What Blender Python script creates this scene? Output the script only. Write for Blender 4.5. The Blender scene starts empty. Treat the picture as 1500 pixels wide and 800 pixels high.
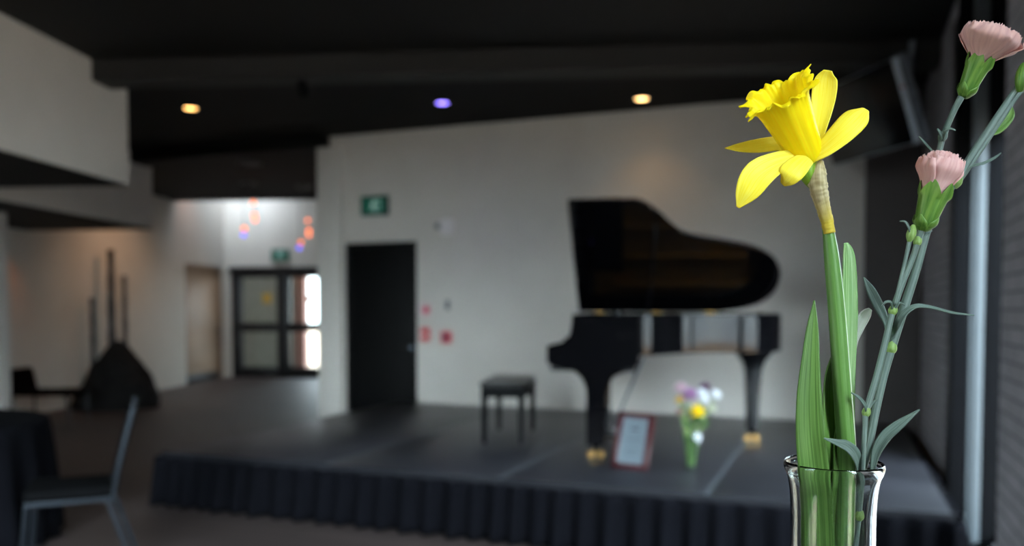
import bpy, bmesh, math, random
import numpy as np
from mathutils import Vector, Matrix, noise

random.seed(7)
SC = bpy.context.scene
COL = SC.collection
PI = math.pi
# ------------------------------------------------------------------ camera frame
FPX = 1230.0
YAW = math.radians(21.3)
TILT = math.atan(48.0 / FPX)
HC = 1.43
CF = Vector((-math.sin(YAW), math.cos(YAW), 0))       # level forward
CR = Vector((math.cos(YAW), math.sin(YAW), 0))        # right
CU = Vector((0, 0, 1))
EYE = Vector((0, 0, HC))
_fc = CF * math.cos(TILT) - CU * math.sin(TILT)
_uc = CU * math.cos(TILT) + CF * math.sin(TILT)

def ray(px, py):
    return CR * ((px - 750) / FPX) + _uc * ((500 - py) / FPX) + _fc

def W(px, py, d):
    """point on the sight line at level distance d"""
    r = ray(px, py)
    return EYE + r * (d / r.dot(CF))

def WZ(px, py, z):
    r = ray(px, py)
    return EYE + r * ((z - HC) / r.z)

def WY(px, py, y):
    r = ray(px, py)
    return EYE + r * (y / r.y)

# second system of axes (left wall, lobby and ceiling), turned against the stage
ANG = YAW - math.radians(4.65)
AF = Vector((-math.sin(ANG), math.cos(ANG), 0))
AR = Vector((math.cos(ANG), math.sin(ANG), 0))

def A(a, b, z=0.0):
    return AR * a + AF * b + Vector((0, 0, z))

# ------------------------------------------------------------------ materials
def lin(c):
    c = c / 255.0
    return c / 12.92 if c <= 0.04045 else ((c + 0.055) / 1.055) ** 2.4

def rgb(t):
    return (lin(t[0]), lin(t[1]), lin(t[2]), 1.0)

def base_nodes(name):
    m = bpy.data.materials.new(name)
    m.use_nodes = True
    nt = m.node_tree
    return m, nt, nt.nodes['Principled BSDF']

def varied(nt, col, var, scale, coord='Object', stretch=None):
    tc = nt.nodes.new('ShaderNodeTexCoord')
    nz = nt.nodes.new('ShaderNodeTexNoise')
    nz.inputs['Scale'].default_value = scale
    nz.inputs['Detail'].default_value = 4
    src = tc.outputs[coord]
    if stretch:
        mp = nt.nodes.new('ShaderNodeMapping')
        mp.inputs['Scale'].default_value = stretch
        nt.links.new(src, mp.inputs['Vector'])
        src = mp.outputs['Vector']
    nt.links.new(src, nz.inputs['Vector'])
    rp = nt.nodes.new('ShaderNodeValToRGB')
    rp.color_ramp.elements[0].position = 0.3
    rp.color_ramp.elements[1].position = 0.7
    rp.color_ramp.elements[0].color = [c * (1 - var) for c in col[:3]] + [1]
    rp.color_ramp.elements[1].color = [min(1, c * (1 + var)) for c in col[:3]] + [1]
    nt.links.new(nz.outputs['Fac'], rp.inputs['Fac'])
    return rp.outputs['Color'], nz.outputs['Fac'], src

def add_bump(nt, p, fac, strength, dist=0.01):
    b = nt.nodes.new('ShaderNodeBump')
    b.inputs['Strength'].default_value = strength
    b.inputs['Distance'].default_value = dist
    nt.links.new(fac, b.inputs['Height'])
    nt.links.new(b.outputs['Normal'], p.inputs['Normal'])

def mat(name, col, rough=0.5, metal=0.0, var=0.1, scale=12, bump=0.0, spec=0.5, coat=0.0, stretch=None, bdist=0.01):
    m, nt, p = base_nodes(name)
    c, f, _ = varied(nt, rgb(col), var, scale, stretch=stretch)
    nt.links.new(c, p.inputs['Base Color'])
    p.inputs['Roughness'].default_value = rough
    p.inputs['Metallic'].default_value = metal
    p.inputs['Specular IOR Level'].default_value = spec
    p.inputs['Coat Weight'].default_value = coat
    p.inputs['Coat Roughness'].default_value = 0.03
    if bump:
        add_bump(nt, p, f, bump, bdist)
    return m

def emit(name, col, strength):
    m, nt, p = base_nodes(name)
    p.inputs['Base Color'].default_value = rgb(col)
    p.inputs['Emission Color'].default_value = rgb(col)
    p.inputs['Emission Strength'].default_value = strength
    return m

def plant(name, col, col2, rough=0.45, through=0.3, freq=7.0, mix_amt=0.6, coordv=None, tcol=None, spec=0.4, ridge=None):
    """leaf or petal: fine veins along its length (UV), light passes through it"""
    m, nt, p = base_nodes(name)
    tc = nt.nodes.new('ShaderNodeTexCoord')
    mp = nt.nodes.new('ShaderNodeMapping')
    mp.inputs['Scale'].default_value = (freq, 0.6, 1)
    nt.links.new(tc.outputs['UV'], mp.inputs['Vector'])
    nz = nt.nodes.new('ShaderNodeTexNoise')
    nz.inputs['Scale'].default_value = 3.0
    nz.inputs['Detail'].default_value = 3
    nt.links.new(mp.outputs['Vector'], nz.inputs['Vector'])
    rp = nt.nodes.new('ShaderNodeValToRGB')
    rp.color_ramp.elements[0].position = 0.35
    rp.color_ramp.elements[1].position = 0.65
    a, b = rgb(col), rgb(col2)
    rp.color_ramp.elements[0].color = a
    rp.color_ramp.elements[1].color = b
    nt.links.new(nz.outputs['Fac'], rp.inputs['Fac'])
    out = rp.outputs['Color']
    if coordv:                       # second colour towards one end of the organ
        sp = nt.nodes.new('ShaderNodeSeparateXYZ')
        nt.links.new(tc.outputs['UV'], sp.inputs['Vector'])
        r2 = nt.nodes.new('ShaderNodeValToRGB')
        r2.color_ramp.elements[0].position = coordv[1]
        r2.color_ramp.elements[1].position = coordv[2]
        r2.color_ramp.elements[0].color = (0, 0, 0, 1)
        r2.color_ramp.elements[1].color = (1, 1, 1, 1)
        nt.links.new(sp.outputs['Y'], r2.inputs['Fac'])
        mx = nt.nodes.new('ShaderNodeMix')
        mx.data_type = 'RGBA'
        nt.links.new(r2.outputs['Color'], mx.inputs['Factor'])
        nt.links.new(out, mx.inputs['A'])
        mx.inputs['B'].default_value = rgb(coordv[0])
        out = mx.outputs['Result']
    if ridge:                        # one pale ridge running up the stem, its highlight painted in
        sp = nt.nodes.new('ShaderNodeSeparateXYZ')
        nt.links.new(tc.outputs['UV'], sp.inputs['Vector'])
        r3 = nt.nodes.new('ShaderNodeValToRGB')
        el = r3.color_ramp.elements
        el[0].position, el[1].position = ridge[1] - ridge[2], ridge[1]
        el[0].color, el[1].color = (0, 0, 0, 1), (1, 1, 1, 1)
        e3 = el.new(ridge[1] + ridge[2]); e3.color = (0, 0, 0, 1)
        nt.links.new(sp.outputs['X'], r3.inputs['Fac'])
        mx = nt.nodes.new('ShaderNodeMix')
        mx.data_type = 'RGBA'
        nt.links.new(r3.outputs['Color'], mx.inputs['Factor'])
        nt.links.new(out, mx.inputs['A'])
        mx.inputs['B'].default_value = rgb(ridge[0])
        out = mx.outputs['Result']
    nt.links.new(out, p.inputs['Base Color'])
    p.inputs['Roughness'].default_value = rough
    p.inputs['Specular IOR Level'].default_value = spec
    add_bump(nt, p, nz.outputs['Fac'], 0.25, 0.0006)
    tr = nt.nodes.new('ShaderNodeBsdfTranslucent')
    if tcol:
        tr.inputs['Color'].default_value = rgb(tcol)
    else:
        nt.links.new(out, tr.inputs['Color'])
    ms = nt.nodes.new('ShaderNodeMixShader')
    ms.inputs['Fac'].default_value = through
    nt.links.new(p.outputs['BSDF'], ms.inputs[1])
    nt.links.new(tr.outputs['BSDF'], ms.inputs[2])
    nt.links.new(ms.outputs['Shader'], nt.nodes['Material Output'].inputs['Surface'])
    return m

def pane_glass(name, tint=(245, 250, 248)):
    m = bpy.data.materials.new(name)
    m.use_nodes = True
    nt = m.node_tree
    nt.nodes.clear()
    o = nt.nodes.new('ShaderNodeOutputMaterial')
    t = nt.nodes.new('ShaderNodeBsdfTransparent')
    t.inputs['Color'].default_value = rgb(tint)
    g = nt.nodes.new('ShaderNodeBsdfGlossy')
    g.inputs['Roughness'].default_value = 0.0
    fr = nt.nodes.new('ShaderNodeFresnel')
    ge_ = nt.nodes.new('ShaderNodeNewGeometry')       # the same reflectance from both faces of the pane
    io = nt.nodes.new('ShaderNodeMapRange')
    io.inputs['To Min'].default_value = 1.45
    io.inputs['To Max'].default_value = 1 / 1.45
    nt.links.new(ge_.outputs['Backfacing'], io.inputs['Value'])
    nt.links.new(io.outputs['Result'], fr.inputs['IOR'])
    ms = nt.nodes.new('ShaderNodeMixShader')
    nt.links.new(fr.outputs['Fac'], ms.inputs['Fac'])
    nt.links.new(t.outputs['BSDF'], ms.inputs[1])
    nt.links.new(g.outputs['BSDF'], ms.inputs[2])
    nt.links.new(ms.outputs['Shader'], o.inputs['Surface'])
    return m

def real_glass(name, ior=1.47, col=(252, 254, 253), clear=0.0):
    m = bpy.data.materials.new(name)
    m.use_nodes = True
    nt = m.node_tree
    nt.nodes.clear()
    o = nt.nodes.new('ShaderNodeOutputMaterial')
    g = nt.nodes.new('ShaderNodeBsdfGlass')
    g.inputs['IOR'].default_value = ior
    g.inputs['Roughness'].default_value = 0.0
    g.inputs['Color'].default_value = rgb(col)
    if clear:
        t = nt.nodes.new('ShaderNodeBsdfTransparent')
        ms = nt.nodes.new('ShaderNodeMixShader')
        ms.inputs['Fac'].default_value = clear
        nt.links.new(g.outputs['BSDF'], ms.inputs[1])
        nt.links.new(t.outputs['BSDF'], ms.inputs[2])
        nt.links.new(ms.outputs['Shader'], o.inputs['Surface'])
    else:
        nt.links.new(g.outputs['BSDF'], o.inputs['Surface'])
    return m

def planks(name, col, dark, width, rough, turn, var=0.15, spec=0.5, bump=0.3):
    """boards lying along one direction"""
    m, nt, p = base_nodes(name)
    tc = nt.nodes.new('ShaderNodeTexCoord')
    mp = nt.nodes.new('ShaderNodeMapping')
    mp.inputs['Rotation'].default_value = (0, 0, turn)
    nt.links.new(tc.outputs['Object'], mp.inputs['Vector'])
    br = nt.nodes.new('ShaderNodeTexBrick')
    br.inputs['Scale'].default_value = 1.0
    br.inputs['Brick Width'].default_value = 1.6
    br.inputs['Row Height'].default_value = width
    br.inputs['Mortar Size'].default_value = 0.006
    br.inputs['Bias'].default_value = 0.0
    br.offset = 0.37
    c = rgb(col)
    br.inputs['Color1'].default_value = [x * (1 - var) for x in c[:3]] + [1]
    br.inputs['Color2'].default_value = [x * (1 + var) for x in c[:3]] + [1]
    br.inputs['Mortar'].default_value = rgb(dark)
    nt.links.new(mp.outputs['Vector'], br.inputs['Vector'])
    nt.links.new(br.outputs['Color'], p.inputs['Base Color'])
    p.inputs['Roughness'].default_value = rough
    p.inputs['Specular IOR Level'].default_value = spec
    b = nt.nodes.new('ShaderNodeBump')
    b.inputs['Strength'].default_value = bump
    b.inputs['Distance'].default_value = 0.004
    b.invert = True
    nt.links.new(br.outputs['Fac'], b.inputs['Height'])
    nt.links.new(b.outputs['Normal'], p.inputs['Normal'])
    return m

def brickwall(name, col, dark):
    m, nt, p = base_nodes(name)
    tc = nt.nodes.new('ShaderNodeTexCoord')
    sp = nt.nodes.new('ShaderNodeSeparateXYZ')
    nt.links.new(tc.outputs['Object'], sp.inputs['Vector'])
    ad = nt.nodes.new('ShaderNodeMath')
    nt.links.new(sp.outputs['X'], ad.inputs[0])
    nt.links.new(sp.outputs['Y'], ad.inputs[1])
    cb = nt.nodes.new('ShaderNodeCombineXYZ')
    nt.links.new(ad.outputs[0], cb.inputs['X'])
    nt.links.new(sp.outputs['Z'], cb.inputs['Y'])
    br = nt.nodes.new('ShaderNodeTexBrick')
    br.inputs['Scale'].default_value = 1.0
    br.inputs['Brick Width'].default_value = 0.3
    br.inputs['Row Height'].default_value = 0.075
    br.inputs['Mortar Size'].default_value = 0.006
    c = rgb(col)
    br.inputs['Color1'].default_value = [x * 0.9 for x in c[:3]] + [1]
    br.inputs['Color2'].default_value = [x * 1.1 for x in c[:3]] + [1]
    br.inputs['Mortar'].default_value = rgb(dark)
    nt.links.new(cb.outputs['Vector'], br.inputs['Vector'])
    nt.links.new(br.outputs['Color'], p.inputs['Base Color'])
    p.inputs['Roughness'].default_value = 0.75
    b = nt.nodes.new('ShaderNodeBump')
    b.inputs['Strength'].default_value = 0.5
    b.inputs['Distance'].default_value = 0.006
    b.invert = True
    nt.links.new(br.outputs['Fac'], b.inputs['Height'])
    nt.links.new(b.outputs['Normal'], p.inputs['Normal'])
    return m

# ------------------------------------------------------------------ mesh collecting
class MB:
    def __init__(s):
        s.v, s.f, s.uv, s.mi = [], [], [], []
        s.cur = 0

    def add(s, vs, fs, uvs=None):
        o = len(s.v)
        s.v += [tuple(v) for v in vs]
        for k, f in enumerate(fs):
            s.f.append(tuple(o + i for i in f))
            s.uv.append(uvs[k] if uvs else None)
            s.mi.append(s.cur)

    def grid(s, rows, closed=False, cap0=False, cap1=False):
        """rows of points; closed joins each row's end to its start"""
        n, m = len(rows), len(rows[0])
        vs = [p for r in rows for p in r]
        fs, uvs = [], []
        mm = m if closed else m - 1
        for i in range(n - 1):
            for j in range(mm):
                j2 = (j + 1) % m
                fs.append((i * m + j, i * m + j2, (i + 1) * m + j2, (i + 1) * m + j))
                u0, u1, v0, v1 = j / mm, (j + 1) / mm, i / (n - 1), (i + 1) / (n - 1)
                uvs.append(((u0, v0), (u1, v0), (u1, v1), (u0, v1)))
        if cap0:
            fs.append(tuple(reversed(range(m))))
            uvs.append(tuple((0.5, 0.0) for _ in range(m)))
        if cap1:
            fs.append(tuple((n - 1) * m + j for j in range(m)))
            uvs.append(tuple((0.5, 1.0) for _ in range(m)))
        s.add(vs, fs, uvs)

    def tube(s, pts, radii, seg=10, n=0, squash=1.0, hint=None, wob=0.0):
        """round bar along a line of points; n > 0 smooths the line"""
        P = [Vector(p) for p in pts]
        R = list(radii) if hasattr(radii, '__len__') else [radii] * len(P)
        if n:
            Q = spline([(p.x, p.y, p.z, r) for p, r in zip(P, R)], n)
            P = [Vector(q[:3]) for q in Q]
            R = [q[3] for q in Q]
        T = []
        for i in range(len(P)):
            t = P[min(i + 1, len(P) - 1)] - P[max(i - 1, 0)]
            T.append(t.normalized())
        h = Vector(hint) if hint else (Vector((0, 0, 1)) if abs(T[0].z) < 0.9 else Vector((0, 1, 0)))
        nrm = (h - T[0] * h.dot(T[0])).normalized()
        rows = []
        for i in range(len(P)):
            nrm = (nrm - T[i] * nrm.dot(T[i])).normalized()
            bi = T[i].cross(nrm)
            row = []
            for k in range(seg):
                a = 2 * PI * k / seg
                r = R[i]
                if wob:
                    r *= 1 + wob * (noise.noise((P[i] * 160) + Vector((math.cos(a), math.sin(a), i * .1)) * 1.5) + 0.8 * noise.noise((P[i] * 700) + Vector((math.cos(a), math.sin(a), 0)) * 1.2))
                row.append(P[i] + nrm * (math.cos(a) * r) + bi * (math.sin(a) * r * squash))
            rows.append(row)
        s.grid(rows, closed=True, cap0=True, cap1=True)

    def box(s, lo, hi, M=None):
        x0, y0, z0 = lo
        x1, y1, z1 = hi
        vs = [Vector(p) for p in ((x0, y0, z0), (x1, y0, z0), (x1, y1, z0), (x0, y1, z0), (x0, y0, z1), (x1, y0, z1), (x1, y1, z1), (x0, y1, z1))]
        if M is not None:
            vs = [M @ v for v in vs]
        s.add(vs, [(3, 2, 1, 0), (4, 5, 6, 7), (0, 1, 5, 4), (1, 2, 6, 5), (2, 3, 7, 6), (3, 0, 4, 7)])

    def rbox(s, lo, hi, r=0.01, M=None, seg=2):
        """box with rounded edges"""
        b = bmesh.new()
        bmesh.ops.create_cube(b, size=1.0)
        c = [(lo[i] + hi[i]) / 2 for i in range(3)]
        d = [hi[i] - lo[i] for i in range(3)]
        for v in b.verts:
            v.co = Vector((c[0] + v.co.x * d[0], c[1] + v.co.y * d[1], c[2] + v.co.z * d[2]))
        bmesh.ops.bevel(b, geom=list(b.edges), offset=min(r, min(d) * 0.45), segments=seg, profile=0.5, affect='EDGES')
        s.frombm(b, M)

    def frombm(s, b, M=None):
        b.verts.index_update()
        vs = [(M @ v.co if M is not None else v.co.copy()) for v in b.verts]
        s.add(vs, [tuple(v.index for v in f.verts) for f in b.faces])
        b.free()

    def prism(s, outline, axis_fn, t0, t1):
        """outline of 2D points, axis_fn(p, t) -> 3D"""
        n = len(outline)
        vs = [axis_fn(p, t0) for p in outline] + [axis_fn(p, t1) for p in outline]
        fs = [tuple(reversed(range(n))), tuple(range(n, 2 * n))]
        fs += [(i, (i + 1) % n, n + (i + 1) % n, n + i) for i in range(n)]
        s.add(vs, fs)

    def lathe(s, prof, c=(0, 0, 0), seg=32, M=None, cap0=True, cap1=True):
        c = Vector(c)
        rows = []
        for r, z in prof:
            row = [Vector((r * math.cos(2 * PI * k / seg), r * math.sin(2 * PI * k / seg), z)) for k in range(seg)]
            rows.append([(M @ p if M is not None else p) + c for p in row])
        s.grid(rows, closed=True, cap0=cap0, cap1=cap1)

    def ball(s, c, r, sub=2, sc=(1, 1, 1), jit=0.0, freq=3.0):
        b = bmesh.new()
        bmesh.ops.create_icosphere(b, subdivisions=sub, radius=1.0)
        for v in b.verts:
            k = 1 + jit * noise.noise(v.co * freq + Vector(c) * 3)
            v.co = Vector((v.co.x * sc[0], v.co.y * sc[1], v.co.z * sc[2])) * (r * k) + Vector(c)
        s.frombm(b)

    def blade(s, path, widths, face, camber=0.0, n=24, m=9, ruffle=0.0, rfreq=5.0, notch=0.0, fold=0.0, seed=0.0):
        """leaf or petal: a ribbon along path; face = direction its upper side looks; camber cups it"""
        Q = spline([(p[0], p[1], p[2], w) for p, w in zip([Vector(q) for q in path], widths)], n)
        P = [Vector(q[:3]) for q in Q]
        rows = []
        L = len(P)
        for i in range(L):
            t = (P[min(i + 1, L - 1)] - P[max(i - 1, 0)]).normalized()
            fc = Vector(face(i / (L - 1))) if callable(face) else Vector(face)
            side = t.cross(fc).normalized()
            nm = side.cross(t).normalized()
            w = max(Q[i][3], 1e-5)
            row = []
            for j in range(m):
                x = -1 + 2 * j / (m - 1)
                v = i / (L - 1)
                off = camber * w * (x * x) + fold * w * abs(x)
                rf = ruffle * w * (v ** 2) * math.sin(rfreq * x * PI + seed + 3 * v) * (0.35 + 0.65 * abs(x))
                edge = notch * w * (v ** 6) * math.sin(rfreq * 2.3 * x * PI + seed * 2)
                row.append(P[i] + side * (w * x) + nm * (off + rf) + t * edge)
            rows.append(row)
        s.grid(rows)

def spline(pts, n):
    """Catmull-Rom through points of any dimension, about n samples"""
    P = np.array(pts, float)
    if len(P) < 3:
        return [tuple(P[0] + (P[-1] - P[0]) * t) for t in np.linspace(0, 1, n)]
    E = np.vstack([2 * P[0] - P[1], P, 2 * P[-1] - P[-2]])
    segs = len(P) - 1
    out = []
    for k in range(n):
        g = k / (n - 1) * segs
        i = min(int(g), segs - 1)
        t = g - i
        a, b, c, d = E[i], E[i + 1], E[i + 2], E[i + 3]
        out.append(tuple(0.5 * ((2 * b) + (-a + c) * t + (2 * a - 5 * b + 4 * c - d) * t * t + (-a + 3 * b - 3 * c + d) * t ** 3)))
    return out

WM = {}

def wm(o):
    return WM.get(o.name, Matrix.Identity(4)) if o else Matrix.Identity(4)

def obj(name, mb, mats, parent=None, world=False, sharp=35, solid=0.0, sub=0, smooth=True):
    me = bpy.data.meshes.new(name)
    vs = mb.v
    if world and parent is not None:
        inv = wm(parent).inverted()
        vs = [tuple(inv @ Vector(v)) for v in vs]
    me.from_pydata(vs, [], mb.f)
    if any(u is not None for u in mb.uv):
        ul = me.uv_layers.new(name='UVMap')
        for p in me.polygons:
            u = mb.uv[p.index]
            if u:
                for k, li in enumerate(p.loop_indices):
                    ul.data[li].uv = u[k]
    for m in (mats if isinstance(mats, (list, tuple)) else [mats]):
        me.materials.append(m)
    for p in me.polygons:
        p.material_index = mb.mi[p.index]
    b = bmesh.new()
    b.from_mesh(me)
    if world != 'keep' and not solid:
        bmesh.ops.recalc_face_normals(b, faces=b.faces)
    b.to_mesh(me)
    b.free()
    if smooth:
        for p in me.polygons:
            p.use_smooth = True
        me.set_sharp_from_angle(angle=math.radians(sharp))
    o = bpy.data.objects.new(name, me)
    COL.objects.link(o)
    if parent is not None:
        o.parent = parent
    WM[o.name] = wm(parent)
    if solid:
        md = o.modifiers.new('thickness', 'SOLIDIFY')
        md.thickness = solid
        md.offset = 0
    if sub:
        md = o.modifiers.new('smooth', 'SUBSURF')
        md.levels = md.render_levels = sub
    return o

def tag(o, label=None, cat=None, group=None, kind=None):
    if label: o['label'] = label
    if cat: o['category'] = cat
    if group: o['group'] = group
    if kind: o['kind'] = kind
    return o

def thing(name, loc, label, cat, group=None, rz=0.0, kind=None):
    o = bpy.data.objects.new(name, None)
    COL.objects.link(o)
    o.empty_display_size = 0.1
    o.location = loc
    o.rotation_euler = (0, 0, rz)
    WM[o.name] = Matrix.Translation(Vector(loc)) @ Matrix.Rotation(rz, 4, 'Z')
    return tag(o, label, cat, group, kind)

def struct(name, mb, m, label=None, parent=None, world=False, **k):
    o = obj(name, mb, m, parent, world, **k)
    if parent is None:
        tag(o, label, None, None, 'structure')
    return o

def clip(poly, nx, ny, c):
    """part of a polygon where nx*x + ny*y <= c"""
    out = []
    for i in range(len(poly)):
        p, q = poly[i], poly[(i + 1) % len(poly)]
        dp, dq = nx * p[0] + ny * p[1] - c, nx * q[0] + ny * q[1] - c
        if dp <= 0:
            out.append(p)
        if (dp < 0 < dq) or (dq < 0 < dp):
            t = dp / (dp - dq)
            out.append((p[0] + (q[0] - p[0]) * t, p[1] + (q[1] - p[1]) * t))
    return out

zup = lambda p, t: Vector((p[0], p[1], t))
Abox_M = Matrix(((AR.x, AF.x, 0, 0), (AR.y, AF.y, 0, 0), (0, 0, 1, 0), (0, 0, 0, 1)))

# ------------------------------------------------------------------ shared materials
M_wall = mat('wall_paint', (196, 190, 184), 0.7, var=0.03, scale=3, bump=0.05)
M_wallwarm = mat('lobby_paint', (196, 190, 180), 0.7, var=0.03, scale=3, bump=0.05)
M_black = mat('ceiling_black', (11, 10, 10), 0.8, var=0.15, scale=4, spec=0.2)
M_ceilplank = planks('ceiling_boards', (14, 13, 13), (4, 4, 4), 0.14, 0.7, -ANG - PI / 2, bump=0.8, spec=0.25)
M_beam = mat('beam_brown_black', (18, 15, 14), 0.7, var=0.15, scale=5, bump=0.1)
M_floor = planks('floor_boards', (62, 52, 50), (28, 23, 22), 0.19, 0.5, 0.0, var=0.18, spec=0.35)
M_brick = brickwall('grey_brick', (172, 169, 175), (112, 110, 116))
M_darkframe = mat('dark_bronze_frame', (20, 20, 23), 0.4, var=0.1)
M_frameblack = mat('black_window_steel', (9, 9, 11), 0.8, var=0.1, spec=0.05)
M_alu = mat('aluminium_frame', (70, 75, 79), 0.6, 0.0, var=0.05, spec=0.2)
M_door = mat('door_black_paint', (13, 13, 14), 0.5, var=0.08, scale=6, spec=0.15)
M_pane = pane_glass('window_glass')
M_lacquer = mat('black_piano_lacquer', (5, 5, 7), 0.05, var=0.2, scale=3, spec=0.5)
M_satin = mat('black_satin_wood', (8, 8, 10), 0.6, var=0.2, scale=3, spec=0.08)
M_brass = mat('polished_brass', (206, 164, 104), 0.3, 1.0, var=0.1)
M_gold = mat('gold_plate', (170, 122, 60), 0.5, 0.6, var=0.1)
M_chrome = mat('chrome_tube', (150, 158, 168), 0.2, 1.0, var=0.05)
M_gunmetal = mat('dark_chrome_tube', (36, 40, 46), 0.35, 0.8, var=0.05)
M_fabric_black = mat('black_fabric', (9, 9, 10), 0.95, spec=0.03, var=0.2, scale=60, bump=0.1, bdist=0.002)
M_deck = mat('stage_deck_grey', (34, 34, 39), 0.42, var=0.16, scale=2.5, bump=0.06, spec=0.5)
M_decktrim = mat('stage_edge_metal', (74, 78, 84), 0.5, 0.0, var=0.1, spec=0.3)
M_skirt = mat('skirt_cloth', (8, 8, 12), 0.95, spec=0.05, var=0.2, scale=30, bump=0.1, bdist=0.003)
M_vase = real_glass('clear_glass', clear=0.0)

# ================================================================== SETTING
XR = 0.68            # inner face of the window wall
YB = 8.26            # back wall
YN = -0.6            # wall behind the photographer
CEIL_F, CEIL_R = 3.44, 3.39
WT = 0.32            # window wall thickness
ALEFT, BFAR = -7.35, 16.9

# floor and the ground outside
fl = [A(-8.0, -9), A(7, -9), A(7, 19.6), A(-8.0, 19.6)]
fl = clip([(p.x, p.y) for p in fl], 1, 0, XR + WT)
fl = clip(fl, 0, -1, 0.3 - YN)
mb = MB(); mb.prism(fl, zup, -0.12, 0.0)
struct('floor', mb, M_floor, 'dark brown board floor of the hall', smooth=False)
M_ground = mat('ground_paving', (150, 128, 108), 0.9, var=0.2, scale=0.6)
mb = MB(); mb.box((-60, -60, -0.6), (60, 60, -0.15))
struct('ground', mb, M_ground, 'tan paving outside the windows', smooth=False)

# what stands outside the windows: a grey boarded fence on a low tan wall
mb = MB(); mb.box((8.0, -16, -0.15), (8.4, 14, 0.75))
struct('wall_outside.001', mb, mat('tan_garden_wall', (196, 164, 138), 0.9, var=0.1), 'low tan garden wall outside the windows', smooth=False)
mb = MB()
for k in range(60):
    y = -16 + 0.5 * k
    mb.box((8.15, y + 0.02, 0.75), (8.2, y + 0.48, 3.0))
    if k % 5 == 0: mb.box((8.05, y - 0.08, 0.7), (8.15, y + 0.08, 3.1))
struct('fence_outside', mb, mat('grey_fence', (222, 226, 236), 0.8, var=0.3, scale=1.2), 'grey boarded fence outside the windows', smooth=False)

mb = MB(); mb.box((-14, -9.4, -0.15), (-0.5, -9.0, 2.6))  # unseen wall added to screen the rear window and bounce light in
struct('added_bounce_wall', mb, mat('bounce_wall_render', (232, 228, 222), 0.9, var=0.08, scale=1.0), 'pale wall added outside the rear window to block and bounce light', smooth=False)

# ceilings
cf = clip([(p.x, p.y) for p in (A(-8, -9), A(8, -9), A(8, 6.70), A(-8, 6.70))], 1, 0, XR + WT)
cf = clip(cf, 0, -1, 0.3 - YN)
mb = MB(); mb.prism(cf, zup, CEIL_F, CEIL_F + 0.25)
struct('ceiling', mb, M_ceilplank, 'black boarded ceiling over the front of the hall', smooth=False)
cr = clip([(p.x, p.y) for p in (A(-8, 6.70), A(8, 6.70), A(8, 14.8), A(-8, 14.8))], 1, 0, XR + WT)
mb = MB(); mb.prism(cr, zup, CEIL_R, CEIL_R + 0.3)
struct('ceiling.001', mb, M_black, 'black ceiling over the stage and lobby passage', smooth=False)
cl = clip([(p.x, p.y) for p in (A(-3.94, 6.56), A(8, 6.56), A(8, 6.84), A(-3.94, 6.84))], 1, 0, XR)
mb = MB(); mb.prism(cl, zup, 3.27, CEIL_F + 0.05)
struct('ceiling_beam', mb, M_beam, 'dark beam crossing under the black ceiling', smooth=False)
mb = MB(); mb.box((-9.5, 8.12, 3.26), (-5.46, 8.5, 3.42))
struct('ceiling_beam.001', mb, M_black, 'low black header beside the white pier', smooth=False)

# back wall with the door opening, pier at its left end
XD0, XD1, ZD = WY(508, 480, YB).x, WY(611, 480, YB).x, 2.17
mb = MB()
xl = WY(466, 400, YB).x
mb.box((XD1, YB, 0), (XR + WT, YB + 0.2, 3.6))
mb.box((xl, YB, 0), (XD0, YB + 0.2, 3.6))
mb.box((XD0, YB, ZD), (XD1, YB + 0.2, 3.6))
struct('wall_back', mb, M_wall, 'long off white wall behind the stage', smooth=False)
mb = MB()
mb.rbox((WY(465, 400, YB - .08).x, YB - 0.08, 0), (WY(499, 400, YB - .08).x, YB, 3.26), 0.006)
struct('wall_pier', mb, M_wall, 'off white pier at the end of the back wall')
mb = MB(); mb.box((XD1 + 0.08, YB - 0.015, 0), (XR, YB, 0.10))
struct('baseboard_back', mb, M_wall, 'pale baseboard of the back wall', smooth=False)

mb = MB(); mb.rbox((WY(1264, 480, YB).x, YB - 0.02, 0.0), (XR - 0.003, YB - 0.001, CEIL_R), 0.004)  # thin dark sheet, the corner's shade put into its colour
struct('trim_2', mb, mat('corner_shade_brown', (76, 70, 69), 0.7, var=0.08, scale=3), 'dark brown sheet standing in for shade at the right end of the back wall')

# black door
d = thing('door_1', (XD0, YB, 0), 'black flush door in the back wall left of the stage', None, kind='structure')
w = XD1 - XD0
mb = MB(); mb.rbox((0.04, 0.05, 0.01), (w - 0.04, 0.095, ZD - 0.04), 0.004)
obj('door_leaf', mb, M_door, d)
mb = MB()
for lo, hi in (((0, -0.012, 0), (0.05, 0.10, ZD)), ((w - 0.05, -0.012, 0), (w, 0.10, ZD)), ((0, -0.012, ZD - 0.05), (w, 0.10, ZD))):
    mb.rbox(lo, hi, 0.004)
obj('door_frame', mb, M_door, d)
mb = MB()
mb.tube([(w - 0.10, 0.05, 1.0), (w - 0.10, 0.0, 1.0), (w - 0.22, 0.0, 1.0)], 0.011, 8)
mb.lathe([(0.001, 0), (0.028, 0), (0.028, 0.01), (0.001, 0.01)], (w - 0.10, 0.05, 1.0), 16, Matrix.Rotation(PI / 2, 4, 'X'))
obj('door_handle', mb, M_chrome, d)

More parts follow.
